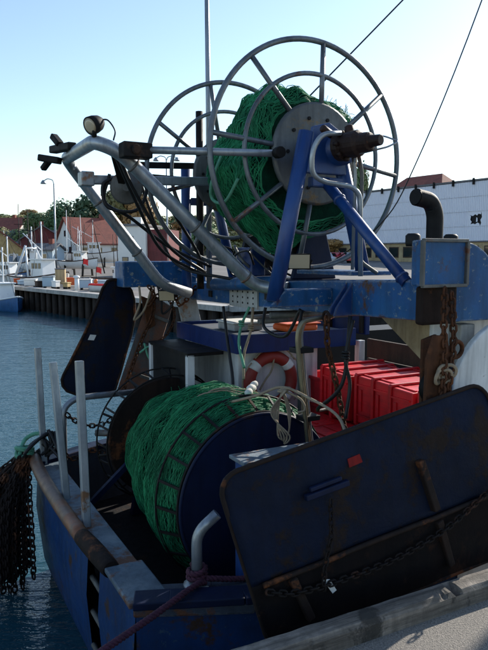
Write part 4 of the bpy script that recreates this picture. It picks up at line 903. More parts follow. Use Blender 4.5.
def wound_net(name, label, s0, z0, t0, t1, Rf, n_str, seed, bag, loose, amp=.045, twr=.006, cover=1.0, gather=None):
    rnd = random.Random(seed)
    def rad(t, a):
        q = Vector((math.cos(a) * 1.6, math.sin(a) * 1.6, t * 2.2 + seed))
        return Rf((t - t0) / (t1 - t0)) * (1 + amp * 2.2 * noise.noise(q) + amp * noise.noise(q * 3.1)) + bag * max(0, -math.sin(a)) ** 2
    net = thing(name, label, 'fishing net', B(s0, (t0 + t1) / 2, z0 - .6), BT)
    mb = MB(); nt_, na = 44, 96; vs = []
    for i in range(nt_ + 1):
        t = t0 + (t1 - t0) * i / nt_
        for j in range(na):
            a = 2 * math.pi * j / na; r = rad(t, a) * .985; vs.append((s0 + math.cos(a) * r, t, z0 + math.sin(a) * r))
    mb.add(vs, [(i * na + j, i * na + (j + 1) % na, (i + 1) * na + (j + 1) % na, (i + 1) * na + j) for i in range(nt_) for j in range(na)], True)
    mb.add(vs[:na], [tuple(range(na))]); mb.add(vs[-na:], [tuple(reversed(range(na)))]); mb.build('net_body', 'green_net', net)
    mb = MB()
    for k_ in range(n_str):
        t = rnd.uniform(t0, t1); a = rnd.uniform(0, 6.28); span = rnd.uniform(.6, 2.6); drift = rnd.uniform(-.2, .2) * (1 if rnd.random() < .6 else 2.6); st = int(span * 10) + 2; pts = []
        lift = abs(rnd.gauss(0, .012)); ph = rnd.uniform(0, 6)
        for i in range(st + 1):
            u = i / st; aa = a + span * u; tt = min(t1, max(t0, t + drift * u + .014 * math.sin(u * 17 + ph)))
            r = rad(tt, aa) + lift * math.sin(u * math.pi) + .003 * math.sin(u * 31 + ph); pts.append((s0 + math.cos(aa) * r, tt, z0 + math.sin(aa) * r))
        mb.tube(pts, twr * rnd.uniform(.5, 1.3), 3, caps=False)
    for sg in (-1, 1):               # the diamond meshes of the netting, lying in folds round the roll
        for k_ in range(loose[0]):
            off = (t1 - t0 + 1.2) * k_ / loose[0]; ph = rnd.uniform(0, 6); pts = []
            for i in range(41):
                u = i / 40; aa = -1.0 + u * 5.2; tt = t0 - .6 + off + sg * (u - .5) * 1.2 + .03 * math.sin(aa * 3 + off * 5)
                if t0 < tt < t1: r = rad(tt, aa) + .004 + .004 * math.sin(u * 70 + ph); pts.append((s0 + math.cos(aa) * r, tt, z0 + math.sin(aa) * r))
                else:
                    if len(pts) > 2: mb.tube(pts, twr * .55, 3, caps=False)
                    pts = []
            if len(pts) > 2: mb.tube(pts, twr * .55, 3, caps=False)
    for k_ in range(loose[1]):       # frayed ends standing off the roll
        t = rnd.uniform(t0, t1); a = rnd.uniform(*loose[2]); r = rad(t, a); d = rnd.uniform(.03, .11); p0 = Vector((s0 + math.cos(a) * r, t, z0 + math.sin(a) * r))
        o = Vector((math.cos(a), rnd.uniform(-.5, .5), math.sin(a))); tg = Vector((-math.sin(a), 0, math.cos(a))) * rnd.uniform(-1, 1)
        mb.tube(spline([p0 - o * .02, p0 + (o * .6 + tg * .4) * d, p0 + (o + tg * .8) * d + Vector((rnd.uniform(-.02, .02), 0, rnd.uniform(-.03, .02)))], 4), twr * .6, 3, caps=False)
    mb.build('net_twine', 'green_twine', net, kind='stuff')
    return net, rad
def Rtop(u): return min(.47 + .11 * math.sin(u * 2.4 + .5) - .2 * u * u + .035 * math.sin(u * 21), .45 + u * 3)
rnet, rrad = wound_net('rolled_net', 'dark green trawl net rolled thickly on the high gantry reel', 3.2, 2.52, 4.82, 6.15, Rtop, 1700, 3, .1, (60, 420, (.15, 1.15)), amp=.11, twr=.0042)
# a loop of net rope hanging on the roll
mb = MB(); lp = [(2.63 + .0 * i, 5.3 + .12 * math.sin(i * .5), 2.3 + .16 * math.cos(i * .5)) for i in range(13)]
mb.tube(spline([(2.55, 5.2, 2.55), (2.47, 5.25, 2.3), (2.5, 5.3, 2.16), (2.5, 5.05, 2.12), (2.55, 4.9, 2.3)]), .014, 8); mb.build('net_rope', 'rope_green', rnet)

# ================================================================ NET DRUM ON DECK
DS, DZc = 2.38, -.2
drum = thing('net_drum', 'deck net drum with a dark blue near flange and open caged rims', 'net drum', B(DS, 5.25, DZ), BT)
mb = MB(); mb.lathe((DS, 4.22, DZc), (0, 1, 0), [(.65, -.02), (.665, -.01), (.665, .02), (.65, .03)], 72); fl = mb.build('flange', 'blue_dark', drum)
mb = MB(); mb.ring((DS, 4.205, DZc), (0, 1, 0), .665, .014, 72, 8); mb.build('flange_rim', 'blue_dark', fl)
mb = MB(); mb.lathe((DS, 4.2, DZc), (0, -1, 0), [(.2, 0), (.2, .05), (.14, .06), (.14, .14), (.06, .15), (.06, .24)], 28); mb.build('bearing', 'dark_steel', fl)
for (ta, tb, Ra, Rb) in ((4.24, 4.44, .675, .765), (6.08, 6.3, .66, .7)):
    mb = MB(); mb.ring((DS, tb, DZc), (0, 1, 0), Rb, .009, 72, 8); mb.build('rim_hoop', 'dark_steel', drum)
    mb = MB(); mb.ring((DS, ta, DZc), (0, 1, 0), Ra, .009, 72, 8); mb.build('rim_hoop', 'dark_steel', drum)
    for i in range(24):
        a = i * 2 * math.pi / 24; mb = MB(); mb.bar((DS + Ra * math.cos(a), ta, DZc + Ra * math.sin(a)), (DS + Rb * math.cos(a), tb, DZc + Rb * math.sin(a)), .02, .01, (math.cos(a), 0, math.sin(a))); mb.build('rim_bar', 'dark_steel', drum)
mb = MB(); mb.lathe((DS, 6.2, DZc), (0, 1, 0), [(.6, -.02), (.62, 0), (.6, .02)], 60); mb.build('far_flange', 'rust_dark', drum)
for i in range(10):
    a = i * .628 + .2; mb = MB(); mb.tube([(DS + .55 * math.cos(a), 6.2, DZc + .55 * math.sin(a)), (DS + .7 * math.cos(a), 6.3, DZc + .7 * math.sin(a))], .012, 6); mb.build('rim_strut', 'dark_steel', drum)
mb = MB(); mb.tube([(DS, 3.9, DZc), (DS, 6.6, DZc)], .08, 16); mb.build('axle', 'dark_steel', drum)
for t in (3.98, 6.5): mb = MB(); mb.prism([(DS - .3, t - .04, DZ), (DS + .3, t - .04, DZ), (DS + .12, t - .04, DZc + .1), (DS - .12, t - .04, DZc + .1)], (0, .08, 0)); mb.build('support_leg', 'blue_dark', drum, bev=.01)
def Rdr(u): 
    x = [(0, .66), (.1, .735), (.2, .72), (.29, .735), (.37, .55), (.48, .68), (.58, .67), (.67, .57), (.8, .56), (1, .36)]
    for (a, b_), (c_, d) in zip(x, x[1:]):
        if u <= c_: k_ = (u - a) / (c_ - a); return b_ + (d - b_) * k_ * k_ * (3 - 2 * k_)
    return .36
dnet, drad = wound_net('rolled_net', 'bright green net wound on the deck drum beside the blue flange', DS, DZc, 4.27, 6.1, Rdr, 1900, 11, 0, (110, 14, (1.2, 2.2)), amp=.03, twr=.003)
mb = MB()   # float line and pinkish ends on top of the roll
for k_ in range(3):
    t = 4.5 + k_ * .05; pts = [(DS + math.cos(a) * (drad(t + .35 * (a - 1), a) + .018), t + .35 * (a - 1) + .02 * math.sin(a * 9 + k_), DZc + math.sin(a) * (drad(t + .35 * (a - 1), a) + .018)) for a in [1.0 + .06 * i for i in range(22)]]
    mb.tube(pts, .007, 6)
mb.build('head_rope', 'rope_tan', dnet)
mb = MB(); 
for q in range(4): mb.lathe((DS + .12 + q * .05, 4.62 + .06 * q, DZc + .745 + .02 * (q % 2)), (.8, .3, .2), [(.01, -.04), (.025, -.025), (.029, 0), (.025, .025), (.01, .04)], 12)
mb.build('float', 'foam', dnet)
# loose rope from the net over the drum flange, with a hanging coil
rp = thing('tied_rope', 'tan rope led over the drum flange with a small tied coil hanging down', 'rope', B(2.5, 4.1, .4), BT)
mb = MB(); mb.tube(spline([(2.0, 4.75, .4), (2.18, 4.5, .5), (2.36, 4.25, .6), (2.5, 4.1, .68), (2.62, 3.9, .62), (2.66, 3.62, .55), (2.62, 3.45, .42), (2.6, 3.38, .2)], 8), .011, 8); mb.build('rope_line', 'rope_tan', rp)
mb = MB()
for k_ in range(5):
    q = k_ * .016; mb.tube(spline([(2.5, 4.1 - q, .67), (2.46 - q, 4.08, .5), (2.45 + q, 4.07 - q, .33), (2.5, 4.06, .29 - q * .5), (2.55, 4.07, .36), (2.54 + q * .4, 4.09, .52), (2.5, 4.1, .67)], 8), .0065, 6)
mb.build('coil', 'rope_tan', rp)
mb = MB()
for k_ in range(4): mb.ring((2.5 + k_ * .012, 4.095, .645 + .01 * k_), (.2, .1, 1), .03, .009, 14, 6)
mb.tube(spline([(2.5, 4.1, .66), (2.6, 4.0, .6), (2.63, 3.98, .52), (2.58, 4.0, .5)]), .009, 6)
mb.build('knot', 'rope_tan', rp)

# ================================================================ OTTER BOARDS
ob = thing('otter_board', 'large rounded steel otter board, dark blue above and rusty below, slung beside the quay', 'otter board', B(2.5, 2.95, -.5), BT)
A_, Bq, C_, D_ = Vector((1.45, 3.05, .47)), Vector((3.4, 3.0, .83)), Vector((3.62, 2.9, -.34)), Vector((1.72, 2.94, -.52))
def bp(u, v_, off=0):                # u along the board, v down it, off towards the quay
    p = A_.lerp(Bq, u).lerp(D_.lerp(C_, u), v_); bow = .05 * math.sin(math.pi * v_) + .012 * noise.noise(Vector((u * 5, v_ * 4, 2))) + .005 * noise.noise(Vector((u * 16, v_ * 10, 5))); n_ = Vector((.0, -1, -.1)).normalized(); return p + n_ * (off + bow)
def board_poly(r_=.13, n_=7):
    pts = []; W_, H_ = 1.98, 1.1
    for cu, cv, a0 in ((r_, r_, 180), (W_ - r_, r_, 270), (W_ - r_, H_ - r_, 0), (r_, H_ - r_, 90)):
        for k_ in range(n_):
            a = R(a0 + 90 * k_ / (n_ - 1)); pts.append(((cu + r_ * math.cos(a)) / W_, (cv + r_ * math.sin(a)) / H_))
    return pts
poly = board_poly()
vsplit = .6
def half(upper):
    out = []; k_ = len(poly)
    for i in range(k_):
        (u0, v0), (u1, v1) = poly[i], poly[(i + 1) % k_]
        def ins(v_): return v_ <= vsplit if upper else v_ >= vsplit
        if ins(v0): out.append((u0, v0))
        if ins(v0) != ins(v1): f_ = (vsplit - v0) / (v1 - v0); out.append((u0 + (u1 - u0) * f_, vsplit))
    return out
def board_plate(pl, nm, mat, off, th):
    N_, K_ = 44, 8; us = [p_[0] for p_ in pl]; v0, v1 = min(p_[1] for p_ in pl), max(p_[1] for p_ in pl)
    def ext(v_):                     # left and right limits at height v
        xs_ = []
        for (a, b_), (c_, d) in zip(pl, pl[1:] + pl[:1]):
            if (b_ - v_) * (d - v_) <= 0 and abs(d - b_) > 1e-9: xs_.append(a + (c_ - a) * (v_ - b_) / (d - b_))
        return (min(xs_), max(xs_)) if len(xs_) > 1 else (min(us), max(us))
    mb = MB(); vs = []; K2 = 22
    for side in (0, 1):
        for i in range(K2 + 1):
            v_ = v0 + (v1 - v0) * min(.9995, max(.0005, i / K2)); a, b_ = ext(v_)
            for j in range(N_ + 1): vs.append(bp(a + (b_ - a) * j / N_, v_, off - th * side))
    w_ = N_ + 1; h_ = (K2 + 1) * w_; fs = []
    for i in range(K2):
        for j in range(N_):
            q = i * w_ + j; fs += [(q, q + w_, q + w_ + 1, q + 1), (h_ + q, h_ + q + 1, h_ + q + w_ + 1, h_ + q + w_)]
        q = i * w_; fs += [(q, h_ + q, h_ + q + w_, q + w_), (q + N_, q + N_ + w_, h_ + q + N_ + w_, h_ + q + N_)]
    for j in range(N_): fs += [(j, j + 1, h_ + j + 1, h_ + j), (K2 * w_ + j, h_ + K2 * w_ + j, h_ + K2 * w_ + j + 1, K2 * w_ + j + 1)]
    mb.add(vs, fs, True); return mb.build(nm, mat, ob)
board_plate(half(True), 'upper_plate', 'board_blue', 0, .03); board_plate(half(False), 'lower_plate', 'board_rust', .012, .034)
mb = MB(); mb.tube([bp(u, v_, .0) for u, v_ in poly], .014, 8, closed=True); mb.build('edge_tube', 'rust_dark', ob)
mb = MB(); mb.tube([bp(.03 + .94 * i / 12, vsplit, .02) for i in range(13)], .016, 6); mb.build('seam_bar', 'rust_dark', ob)
for (u0, v0, u1, v1, mt) in ((.655, .27, .67, .56, 'rust_dark'), (.67, .62, .7, .92, 'rust_dark'), (.12, .62, .15, .9, 'rust_dark')):
    mb = MB(); mb.bar(bp(u0, v0, .02), bp(u1, v1, .02), .05, .05, (0, 1, 0)); mb.build('rib', mt, ob, bev=.008)
mb = MB(); mb.bar(bp(.23, .235, .03), bp(.38, .235, .03), .035, .035); mb.bar(bp(.25, .2, .03), bp(.36, .2, .03), .025, .025); mb.build('towing_bracket', 'blue_dark', ob, bev=.006)
mb = MB(); mb.prism([bp(.405, .13, .004), bp(.45, .128, .004), bp(.452, .172, .004), bp(.403, .176, .004)], (0, -.004, 0)); mb.build('red_patch', 'patch_red', ob)
mb = MB(); mb.prism([bp(.21, .68, .03), bp(.235, .7, .03), bp(.25, .78, .03), bp(.235, .79, .03)], (0, -.006, 0)); mb.build('zinc_anode', 'band_white', ob)
oc = thing('sling_chain', 'rusty chain slung in a bow across the face of the near otter board', 'chain', B(2.5, 2.8, -.1), BT)
mb = MB(); mb.chain([bp(.03, .62, .05)] + [bp(.03 + .94 * i / 14, .66 + .1 * math.sin(math.pi * i / 14) - .16 * (i / 14) ** 2, .05) for i in range(1, 15)] + [bp(1.0, .42, .05)], .055, .0065, .016)
mb.build('chain_links', 'chain_dark', oc); mb = MB(); mb.chain([bp(.3, .27, .06), bp(.27, .45, .06), bp(.22, .6, .06), bp(.2, .75, .05)], .05, .006, .015)
mb.build('chain_links', 'chain_dark', oc)
# far board
fo = thing('otter_board', 'dark blue otter board hanging steeply beyond the stern, with a small white sticker', 'otter board', B(2.1, 7.5, 0), BT)
fa, fb_, fc, fd = Vector((2.3, 7.5, 1.42)), Vector((2.72, 7.62, 1.27)), Vector((2.12, 7.62, -.06)), Vector((1.5, 7.5, .1))
def fp(u, v_, off=0): 
    p = fa.lerp(fb_, u).lerp(fd.lerp(fc, u), v_); return p + Vector((-.1, -1, .0)).normalized() * (off + .04 * math.sin(math.pi * u))
fpoly = [(2.163, 1.369), (2.237, 1.388), (2.312, 1.381), (2.407, 1.336), (2.466, 1.247), (2.498, 1.143), (2.5, 0.935), (2.45, 0.729), (2.386, 0.554), (2.289, 0.263), (2.225, 0.09), (2.178, 0.035), (2.044, 0.033), (1.755, 0.068), (1.657, 0.115), (1.612, 0.177), (1.605, 0.25), (1.626, 0.305), (1.709, 0.456), (1.873, 0.761), (2.041, 1.128), (2.103, 1.284)]
def fq_(p_, off=0): return Vector((p_[0], 7.5 - off - .05 * math.sin(3.0 * (p_[0] - 1.5)) + .03 * (p_[1] - .6), p_[1]))
fcen = (sum(q[0] for q in fpoly) / len(fpoly), sum(q[1] for q in fpoly) / len(fpoly))
mb = MB(); k_ = len(fpoly); mb.add([fq_(q) for q in fpoly] + [fq_(q, -.05) for q in fpoly] + [fq_(fcen, .03), fq_(fcen, -.05)],
    [(i, (i + 1) % k_, 2 * k_) for i in range(k_)] + [((i + 1) % k_ + k_, i + k_, 2 * k_ + 1) for i in range(k_)] + [((i + 1) % k_, i, k_ + i, k_ + (i + 1) % k_) for i in range(k_)]); mb.build('plate', 'board_blue', fo)
mb = MB(); mb.tube([fq_(q) for q in fpoly], .016, 8, closed=True); mb.build('edge_tube', 'rust_dark', fo)
mb = MB(); mb.prism([fq_(q, .045) for q in ((1.93, .76), (2.0, .75), (1.97, .69), (1.9, .7))], (0, -.003, 0)); mb.build('sticker', 'band_white', fo)
mb = MB(); mb.prism([(2.62, 7.3, 1.22), (2.9, 7.3, 1.05), (2.55, 7.35, .0), (2.2, 7.35, .05)], (.03, .06, 0)); mb.build('back_plate', 'rusty_plate', fo)
mb = MB(); mb.prism([(2.48, 7.22, 1.2), (2.62, 7.22, 1.15), (2.66, 7.22, .85), (2.56, 7.22, .8)], (.02, .05, 0)); mb.build('towing_bracket', 'rust', fo, bev=.01)
for q in range(3): mb = MB(); c0 = Vector((2.6 - .12 * q, 7.28, .98 - .34 * q)); mb.bar(c0, c0 + Vector((.24, 0, -.1)), .04, .04); mb.build('rib', 'galv_old', fo, bev=.006)
fc_ = thing('hanger_chain', 'rusty hanger chain beside the far otter board with a pale green rope end', 'chain', B(2.4, 7.3, .3), BT)
mb = MB(); mb.chain(spline([(2.62, 7.2, 1.3), (2.62, 7.2, 1.0), (2.48, 7.2, .7), (2.38, 7.2, .45), (2.22, 7.2, .05)]), .075, .011, .024); mb.build('chain_links', 'rust', fc_); mb = MB(); mb.chain(spline([(2.7, 7.15, 1.3), (2.85, 7.1, 1.0), (2.75, 7.1, .75), (2.55, 7.15, .6)]), .05, .007, .016); mb.build('chain_links', 'rust', fc_)
mb = MB(); mb.tube(spline([(2.48, 7.12, .66), (2.52, 7.1, .5), (2.6, 7.1, .42), (2.64, 7.1, .52), (2.54, 7.1, .62), (2.42, 7.12, .55)]), .013, 6); mb.build('rope_end', 'rope_green', fc_)

# hanging block under the near gallow
hb = thing('hanging_block', 'heavy rusty trawl block hanging under the near gallow head with shackle and chain', 'trawl block', B(3.12, 3.2, .7), BT)
mb = MB(); mb.prism([(2.97, 3.08, 1.0), (3.03, 3.08, 1.15), (3.14, 3.08, 1.14), (3.17, 3.08, .98), (3.15, 3.08, .66), (3.08, 3.08, .58), (2.96, 3.08, .66)], (0, .03, 0)); mb.build('cheek_plate', 'rust', hb, bev=.008)
mb = MB(); mb.prism([(3.08, 3.24, 1.1), (3.2, 3.24, 1.13), (3.3, 3.24, 1.05), (3.3, 3.24, .66), (3.2, 3.24, .57), (3.08, 3.24, .64)], (0, .03, 0)); mb.build('cheek_plate', 'rust', hb, bev=.008)
mb = MB(); mb.lathe((3.13, 3.12, .78), (0, 1, 0), [(.1, 0), (.075, .03), (.075, .06), (.1, .1)], 24); mb.build('sheave', 'dark_steel', hb)
mb = MB(); mb.ring((3.3, 3.16, 1.03), (0, 1, .1), .055, .015, 20, 8); mb.build('shackle', 'rust', hb)
for ch_ in ([(3.14, 3.12, 1.45), (3.12, 3.1, 1.2), (3.08, 3.05, .95), (3.05, 3.04, .65), (3.0, 3.04, .45)], [(3.2, 3.12, 1.42), (3.19, 3.08, 1.1), (3.13, 3.05, .8), (3.15, 3.05, .62)]):
    mb = MB(); mb.chain(spline(ch_), .058, .009, .02); mb.build('chain_links', 'rust', hb)
for q in range(4): mb = MB(); mb.ring((3.05 + .03 * q, 3.06, .88 + .03 * (q % 2)), (.3 * q - .4, 1, .2), .045, .012, 18, 6); mb.build('rope_turn', 'rope_tan', hb)
hc = thing('hanging_chain', 'rusty chain hanging from the gantry in front of the red boxes', 'chain', B(2.95, 4.0, .3), BT)
mb = MB(); mb.chain([(2.84, 4.02, 1.2), (2.84, 4.0, .98), (2.95, 4.0, .6), (3.04, 4.0, .2), (3.05, 4.0, .05)], .07, .0095, .02, 5); mb.build('chain_links', 'rust', hc)
mb = MB(); mb.ring((2.84, 4.02, 1.2), (1, 0, 0), .04, .012, 18, 6); mb.build('shackle', 'rust_dark', hc)

for q, (pts, nm, mt, lab) in enumerate((
    ([(3.05, 5.55, 1.16), (3.0, 5.5, .95), (2.88, 5.42, .72), (2.84, 5.35, .5)], 'hanging_rope', 'rope_tan', 'frayed tan rope hanging from the gantry across the blue fascia corner'),
    ([(3.05, 5.62, 1.16), (2.96, 5.62, .98), (2.87, 5.5, .82), (2.82, 5.3, .62)], 'hanging_rope', 'rope_green', 'pale green rope hanging beside the frayed tan rope at the fascia corner'),
    ([(3.0, 3.9, 1.18), (2.92, 3.88, .9), (2.95, 3.86, .7), (2.9, 3.84, .45)], 'hanging_rope', 'hose', 'black rope hanging from the gantry left of the rusty chain'))):
    t = thing(nm, lab, 'rope', B(*pts[-1]), BT)
    mb = MB(); mb.tube(spline(pts, 8), .014, 8); mb.build('rope_line', mt, t)
    mb = MB(); e_ = pts[1]
    for k_ in range(3): mb.ring((e_[0], e_[1], e_[2] + .02 * k_), (.2, .1 * k_, 1), .024, .009, 14, 6)
    mb.build('knot', mt, t)
tk = thing('tackle_bundle', 'rusty tangle of chain and rope under the far end of the gantry', 'tackle', B(2.6, 7.15, 1.0), BT)
rk = random.Random(21)
for q in range(6):
    a = Vector((2.45 + .1 * q, 7.18 - .03 * q, 1.32)); mb = MB(); b2 = a + Vector((rk.uniform(-.1, .1), 0, -rk.uniform(.15, .5)))
    pts = spline([a, a.lerp(b2, .5) + Vector((rk.uniform(-.1, .1), -.04, 0)), b2, b2 + Vector((.12, -.02, .12)), a + Vector((.16, 0, 0))], 6)
    if q % 2: mb.chain(pts, .06, .009, .02); mb.build('chain_links', 'rust', tk)
    else: mb.tube(pts, .013, 7); mb.build('rope_loop', 'hose' if q == 2 else 'rope_tan', tk)
# ================================================================ LIFEBUOY
lb = thing('lifebuoy', 'red lifebuoy with white bands hanging on the white deckhouse wall', 'lifebuoy', B(3.35, 5.72, .05), BT)
def torus_arc(a0, a1, Rr, r_, n_=20):
    mb = MB(); mb.tube([(3.35 + Rr * math.cos(a0 + (a1 - a0) * i / n_), 5.71, .38 + Rr * math.sin(a0 + (a1 - a0) * i / n_)) for i in range(n_ + 1)], r_, 16); return mb
mb = MB(); mb.ring((3.35, 5.71, .38), (0, 1, 0), .25, .062, 64, 16); mb.build('ring_body', 'red_ring', lb)
for a in (40, 140, 220, 320): torus_arc(R(a - 9), R(a + 9), .25, .0645, 6).build('band', 'band_white', lb)
mb = MB()
for a in (40, 140, 220, 320):
    pts = [(3.35 + (.33 + .03 * math.sin(math.pi * i / 10)) * math.cos(R(a + 9 * i)), 5.66, .38 + (.33 + .03 * math.sin(math.pi * i / 10)) * math.sin(R(a + 9 * i))) for i in range(11)]; mb.tube(pts, .008, 6)
mb.tube(spline([(3.36, 5.66, .64), (3.33, 5.66, .5), (3.26, 5.67, .4), (3.2, 5.68, .3)]), .01, 6)
mb.build('grab_line', 'rope_tan', lb)

# ================================================================ FISH BOXES
def fish_box_proto():
    t = thing('fish_box', '', 'fish box', (0, 0, 0), 0, 'red fish boxes on the deck')
    L_, W_, Hh, e = .74, .44, .26, .02
    mb = MB(False)
    def ringv(l, w_, z): return [(-l / 2, -w_ / 2, z), (l / 2, -w_ / 2, z), (l / 2, w_ / 2, z), (-l / 2, w_ / 2, z)]
    secs = [ringv(L_ - .02, W_ - .02, 0), ringv(L_, W_, Hh), ringv(L_ - e * 2, W_ - e * 2, Hh), ringv(L_ - .02 - e * 2, W_ - .02 - e * 2, .025)]
    vs = [q for s_ in secs for q in s_]; mb.add(vs, [(3, 2, 1, 0)] + [(i * 4 + j, i * 4 + (j + 1) % 4, i * 4 + 4 + (j + 1) % 4, i * 4 + 4 + j) for i in range(3) for j in range(4)] + [(12, 13, 14, 15)])
    mb.build('tray', 'red_plastic', t, bev=.008)
    mb = MB(False); l, w_ = L_ + .025, W_ + .025
    for p0, p1 in (((-l / 2, -w_ / 2), (l / 2, -w_ / 2)), ((l / 2, -w_ / 2), (l / 2, w_ / 2)), ((l / 2, w_ / 2), (-l / 2, w_ / 2)), ((-l / 2, w_ / 2), (-l / 2, -w_ / 2))): mb.bar((*p0, Hh - .012), (*p1, Hh - .012), .022, .034)
    mb.build('rim', 'red_plastic', t, bev=.006)
    for u in (-.3, .3):
        for sg in (-1, 1):
            mb = MB(False); mb.bar((u, sg * (W_ / 2 - .004), .02), (u, sg * (W_ / 2 + .003), Hh - .03), .02, .014, (0, 1, 0)); mb.build('rib', 'red_plastic', t)
    for sg in (-1, 1): mb = MB(False); mb.bar((sg * (L_ / 2 + .004), -.1, Hh - .07), (sg * (L_ / 2 + .004), .1, Hh - .07), .012, .035); mb.build('grip', 'red_plastic', t)
    for u in (-.27, -.09, .09, .27): mb = MB(False); mb.bar((u, -W_ / 2 + .04, -.006), (u, W_ / 2 - .04, -.006), .03, .012); mb.build('base_rib', 'red_plastic', t)
    for sg in (-1, 1):
        for u in (-.14, .14): mb = MB(False); mb.bar((sg * (L_ / 2 - .002), u, .02), (sg * (L_ / 2 + .006), u, Hh - .03), .014, .022, (1, 0, 0)); mb.build('rib', 'red_plastic', t)
    return t
fbx = fish_box_proto(); first = [True]; rb = random.Random(9)
def put_box(s, t, z, label, rot=(0, 0, 0), group='red fish boxes stacked on the deck'):
    o = fbx if first[0] else dup(fbx, (0, 0, 0), 0, label); first[0] = False
    o.location = B(s, t, z); o['label'] = label; o['group'] = group
    o.rotation_euler = (Matrix.Rotation(BT, 3, 'Z') @ Matrix.Rotation(rot[2], 3, 'Z') @ Matrix.Rotation(rot[1], 3, 'Y') @ Matrix.Rotation(rot[0], 3, 'X')).to_euler()
ts = (3.72, 4.18, 4.64, 5.1)
names_t = ('nearest the otter board', 'second from the otter board', 'third from the otter board', 'nearest the lifebuoy')
for lay in range(2):
    for ci_, s0 in enumerate((3.29, 4.07)):
        for k_, t0 in enumerate(ts):
            if ci_ == 0 and lay == 1: lab = f'upturned red fish box on the front stack, {names_t[k_]}'
            else: lab = 'red fish box in the lower layers of the stack behind the otter board'
            z = -.47 + .285 * lay + .012
            if ci_ == 0 and lay == 1: put_box(s0 + rb.uniform(-.02, .02), t0 + rb.uniform(-.01, .01), z + .265 + .01, lab, (math.pi, 0, rb.uniform(-.04, .04)))
            else: put_box(s0, t0, z, lab, (0, 0, 0), 'red fish boxes in the lower layers of the stack')
up = ((3.78, 'nearest the rusty trawl block'), (4.06, 'second from the rusty trawl block'), (4.34, 'third from the rusty trawl block'), (4.62, 'middle one behind the hanging chain'), (4.9, 'second from the white post'), (5.16, 'nearest the white post'))
for k_, (t0, wh_) in enumerate(up):
    put_box(4.05 + rb.uniform(-.07, .05), t0 - .13, .1 + .225 + .012 + rb.uniform(0, .012), f'red fish box on edge in the back row, {wh_}', (R(-90), 0, rb.uniform(-.02, .02)), 'red fish boxes standing on edge in the back row')
put_box(4.1, 5.62, -.47 + .012, 'red fish box alone beside the white post, lowest of its pile', (0, 0, R(90)))
put_box(4.1, 5.62, -.47 + .3, 'red fish box in the middle of the pile beside the white post', (0, 0, R(90)))
put_box(4.1, 5.62, -.47 + .588, 'red fish box on top of the pile beside the white post', (0, 0, R(88)))

# things lying on the deckhouse roof
x0, y0, z0 = B(3.78, 5.95, .85); t = thing('fish_tub', 'orange tub on the deckhouse roof under the gantry beam', 'tub', (x0, y0, .852), BT)
mb = MB(); mb.box((3.6, 5.8, .855), (4.0, 6.12, .93)); mb.build('box', 'orange', t, bev=.03); mb = MB(); mb.box((3.58, 5.78, .932), (4.02, 6.14, .95)); mb.build('lid', 'orange', t, bev=.01)
t = thing('roof_hatch', 'pale raised hatch on the deckhouse roof below the perforated plate', 'hatch', B(3.3, 6.35, .852), BT)
mb = MB(); mb.box((3.15, 6.15, .855), (3.5, 6.55, .93)); mb.build('coaming', 'white_dirty', t, bev=.01); mb = MB(); mb.box((3.13, 6.13, .932), (3.52, 6.57, .955)); mb.build('cover', 'foam', t, bev=.012)
t = thing('marker_buoy', 'orange inflatable buoy behind the left reel leg above the gantry beam', 'buoy', B(3.75, 5.6, 1.4), BT)
mb = MB(); mb.lathe((3.75, 5.6, 1.44), (0, 0, 1), [(.03, -.02), (.09, .02), (.115, .09), (.1, .17), (.06, .23), (.035, .25)], 20); mb.build('float', 'orange', t); mb = MB(); mb.lathe((3.75, 5.6, 1.69), (0, 0, 1), [(.035, 0), (.045, .03), (.03, .06)], 12); mb.build('eye', 'blue_dark', t)
# winch and fittings on the gantry under the reel
wn = thing('gantry_winch', 'dark blue hydraulic winch half hidden under the high reel on the gantry', 'winch', B(3.5, 5.9, 1.36), BT)
mb = MB(); mb.box((3.3, 5.15, 1.36), (3.8, 6.5, 1.44)); mb.build('base_frame', 'blue_dark', wn, bev=.01)
for t_ in (5.25, 6.4): mb = MB(); mb.prism([(3.3, t_ - .03, 1.441), (3.8, t_ - .03, 1.441), (3.68, t_ - .03, 1.88), (3.42, t_ - .03, 1.88)], (0, .06, 0)); mb.build('side_plate', 'blue_dark', wn, bev=.01)
mb = MB(); mb.lathe((3.55, 5.3, 1.7), (0, 1, 0), [(.2, 0), (.2, .03), (.1, .04), (.1, .5), (.2, .51), (.2, .54), (.1, .55), (.1, 1.0), (.2, 1.01), (.2, 1.04)], 24); mb.build('drum', 'dark_steel', wn)
mb = MB(); mb.box((3.25, 5.95, 1.45), (3.42, 6.3, 1.75)); mb.build('valve_block', 'blue_deep', wn, bev=.015)
rv_ = random.Random(12)
for q in range(9):
    a = (3.25 + rv_.uniform(-.05, .1), 5.1 + q * .15, 1.5 + rv_.uniform(-.1, .15)); mb = MB()
    mb.tube(spline([a, (a[0] - .12, a[1] + rv_.uniform(-.1, .2), a[2] + rv_.uniform(.1, .3)), (a[0] - .05, a[1] + rv_.uniform(.0, .4), a[2] + rv_.uniform(-.05, .25)), (a[0] + .2, a[1] + .3, 1.45)], 8), rv_.uniform(.008, .016), 7); mb.build('hose', 'hose' if q % 3 else 'galv_old', wn)
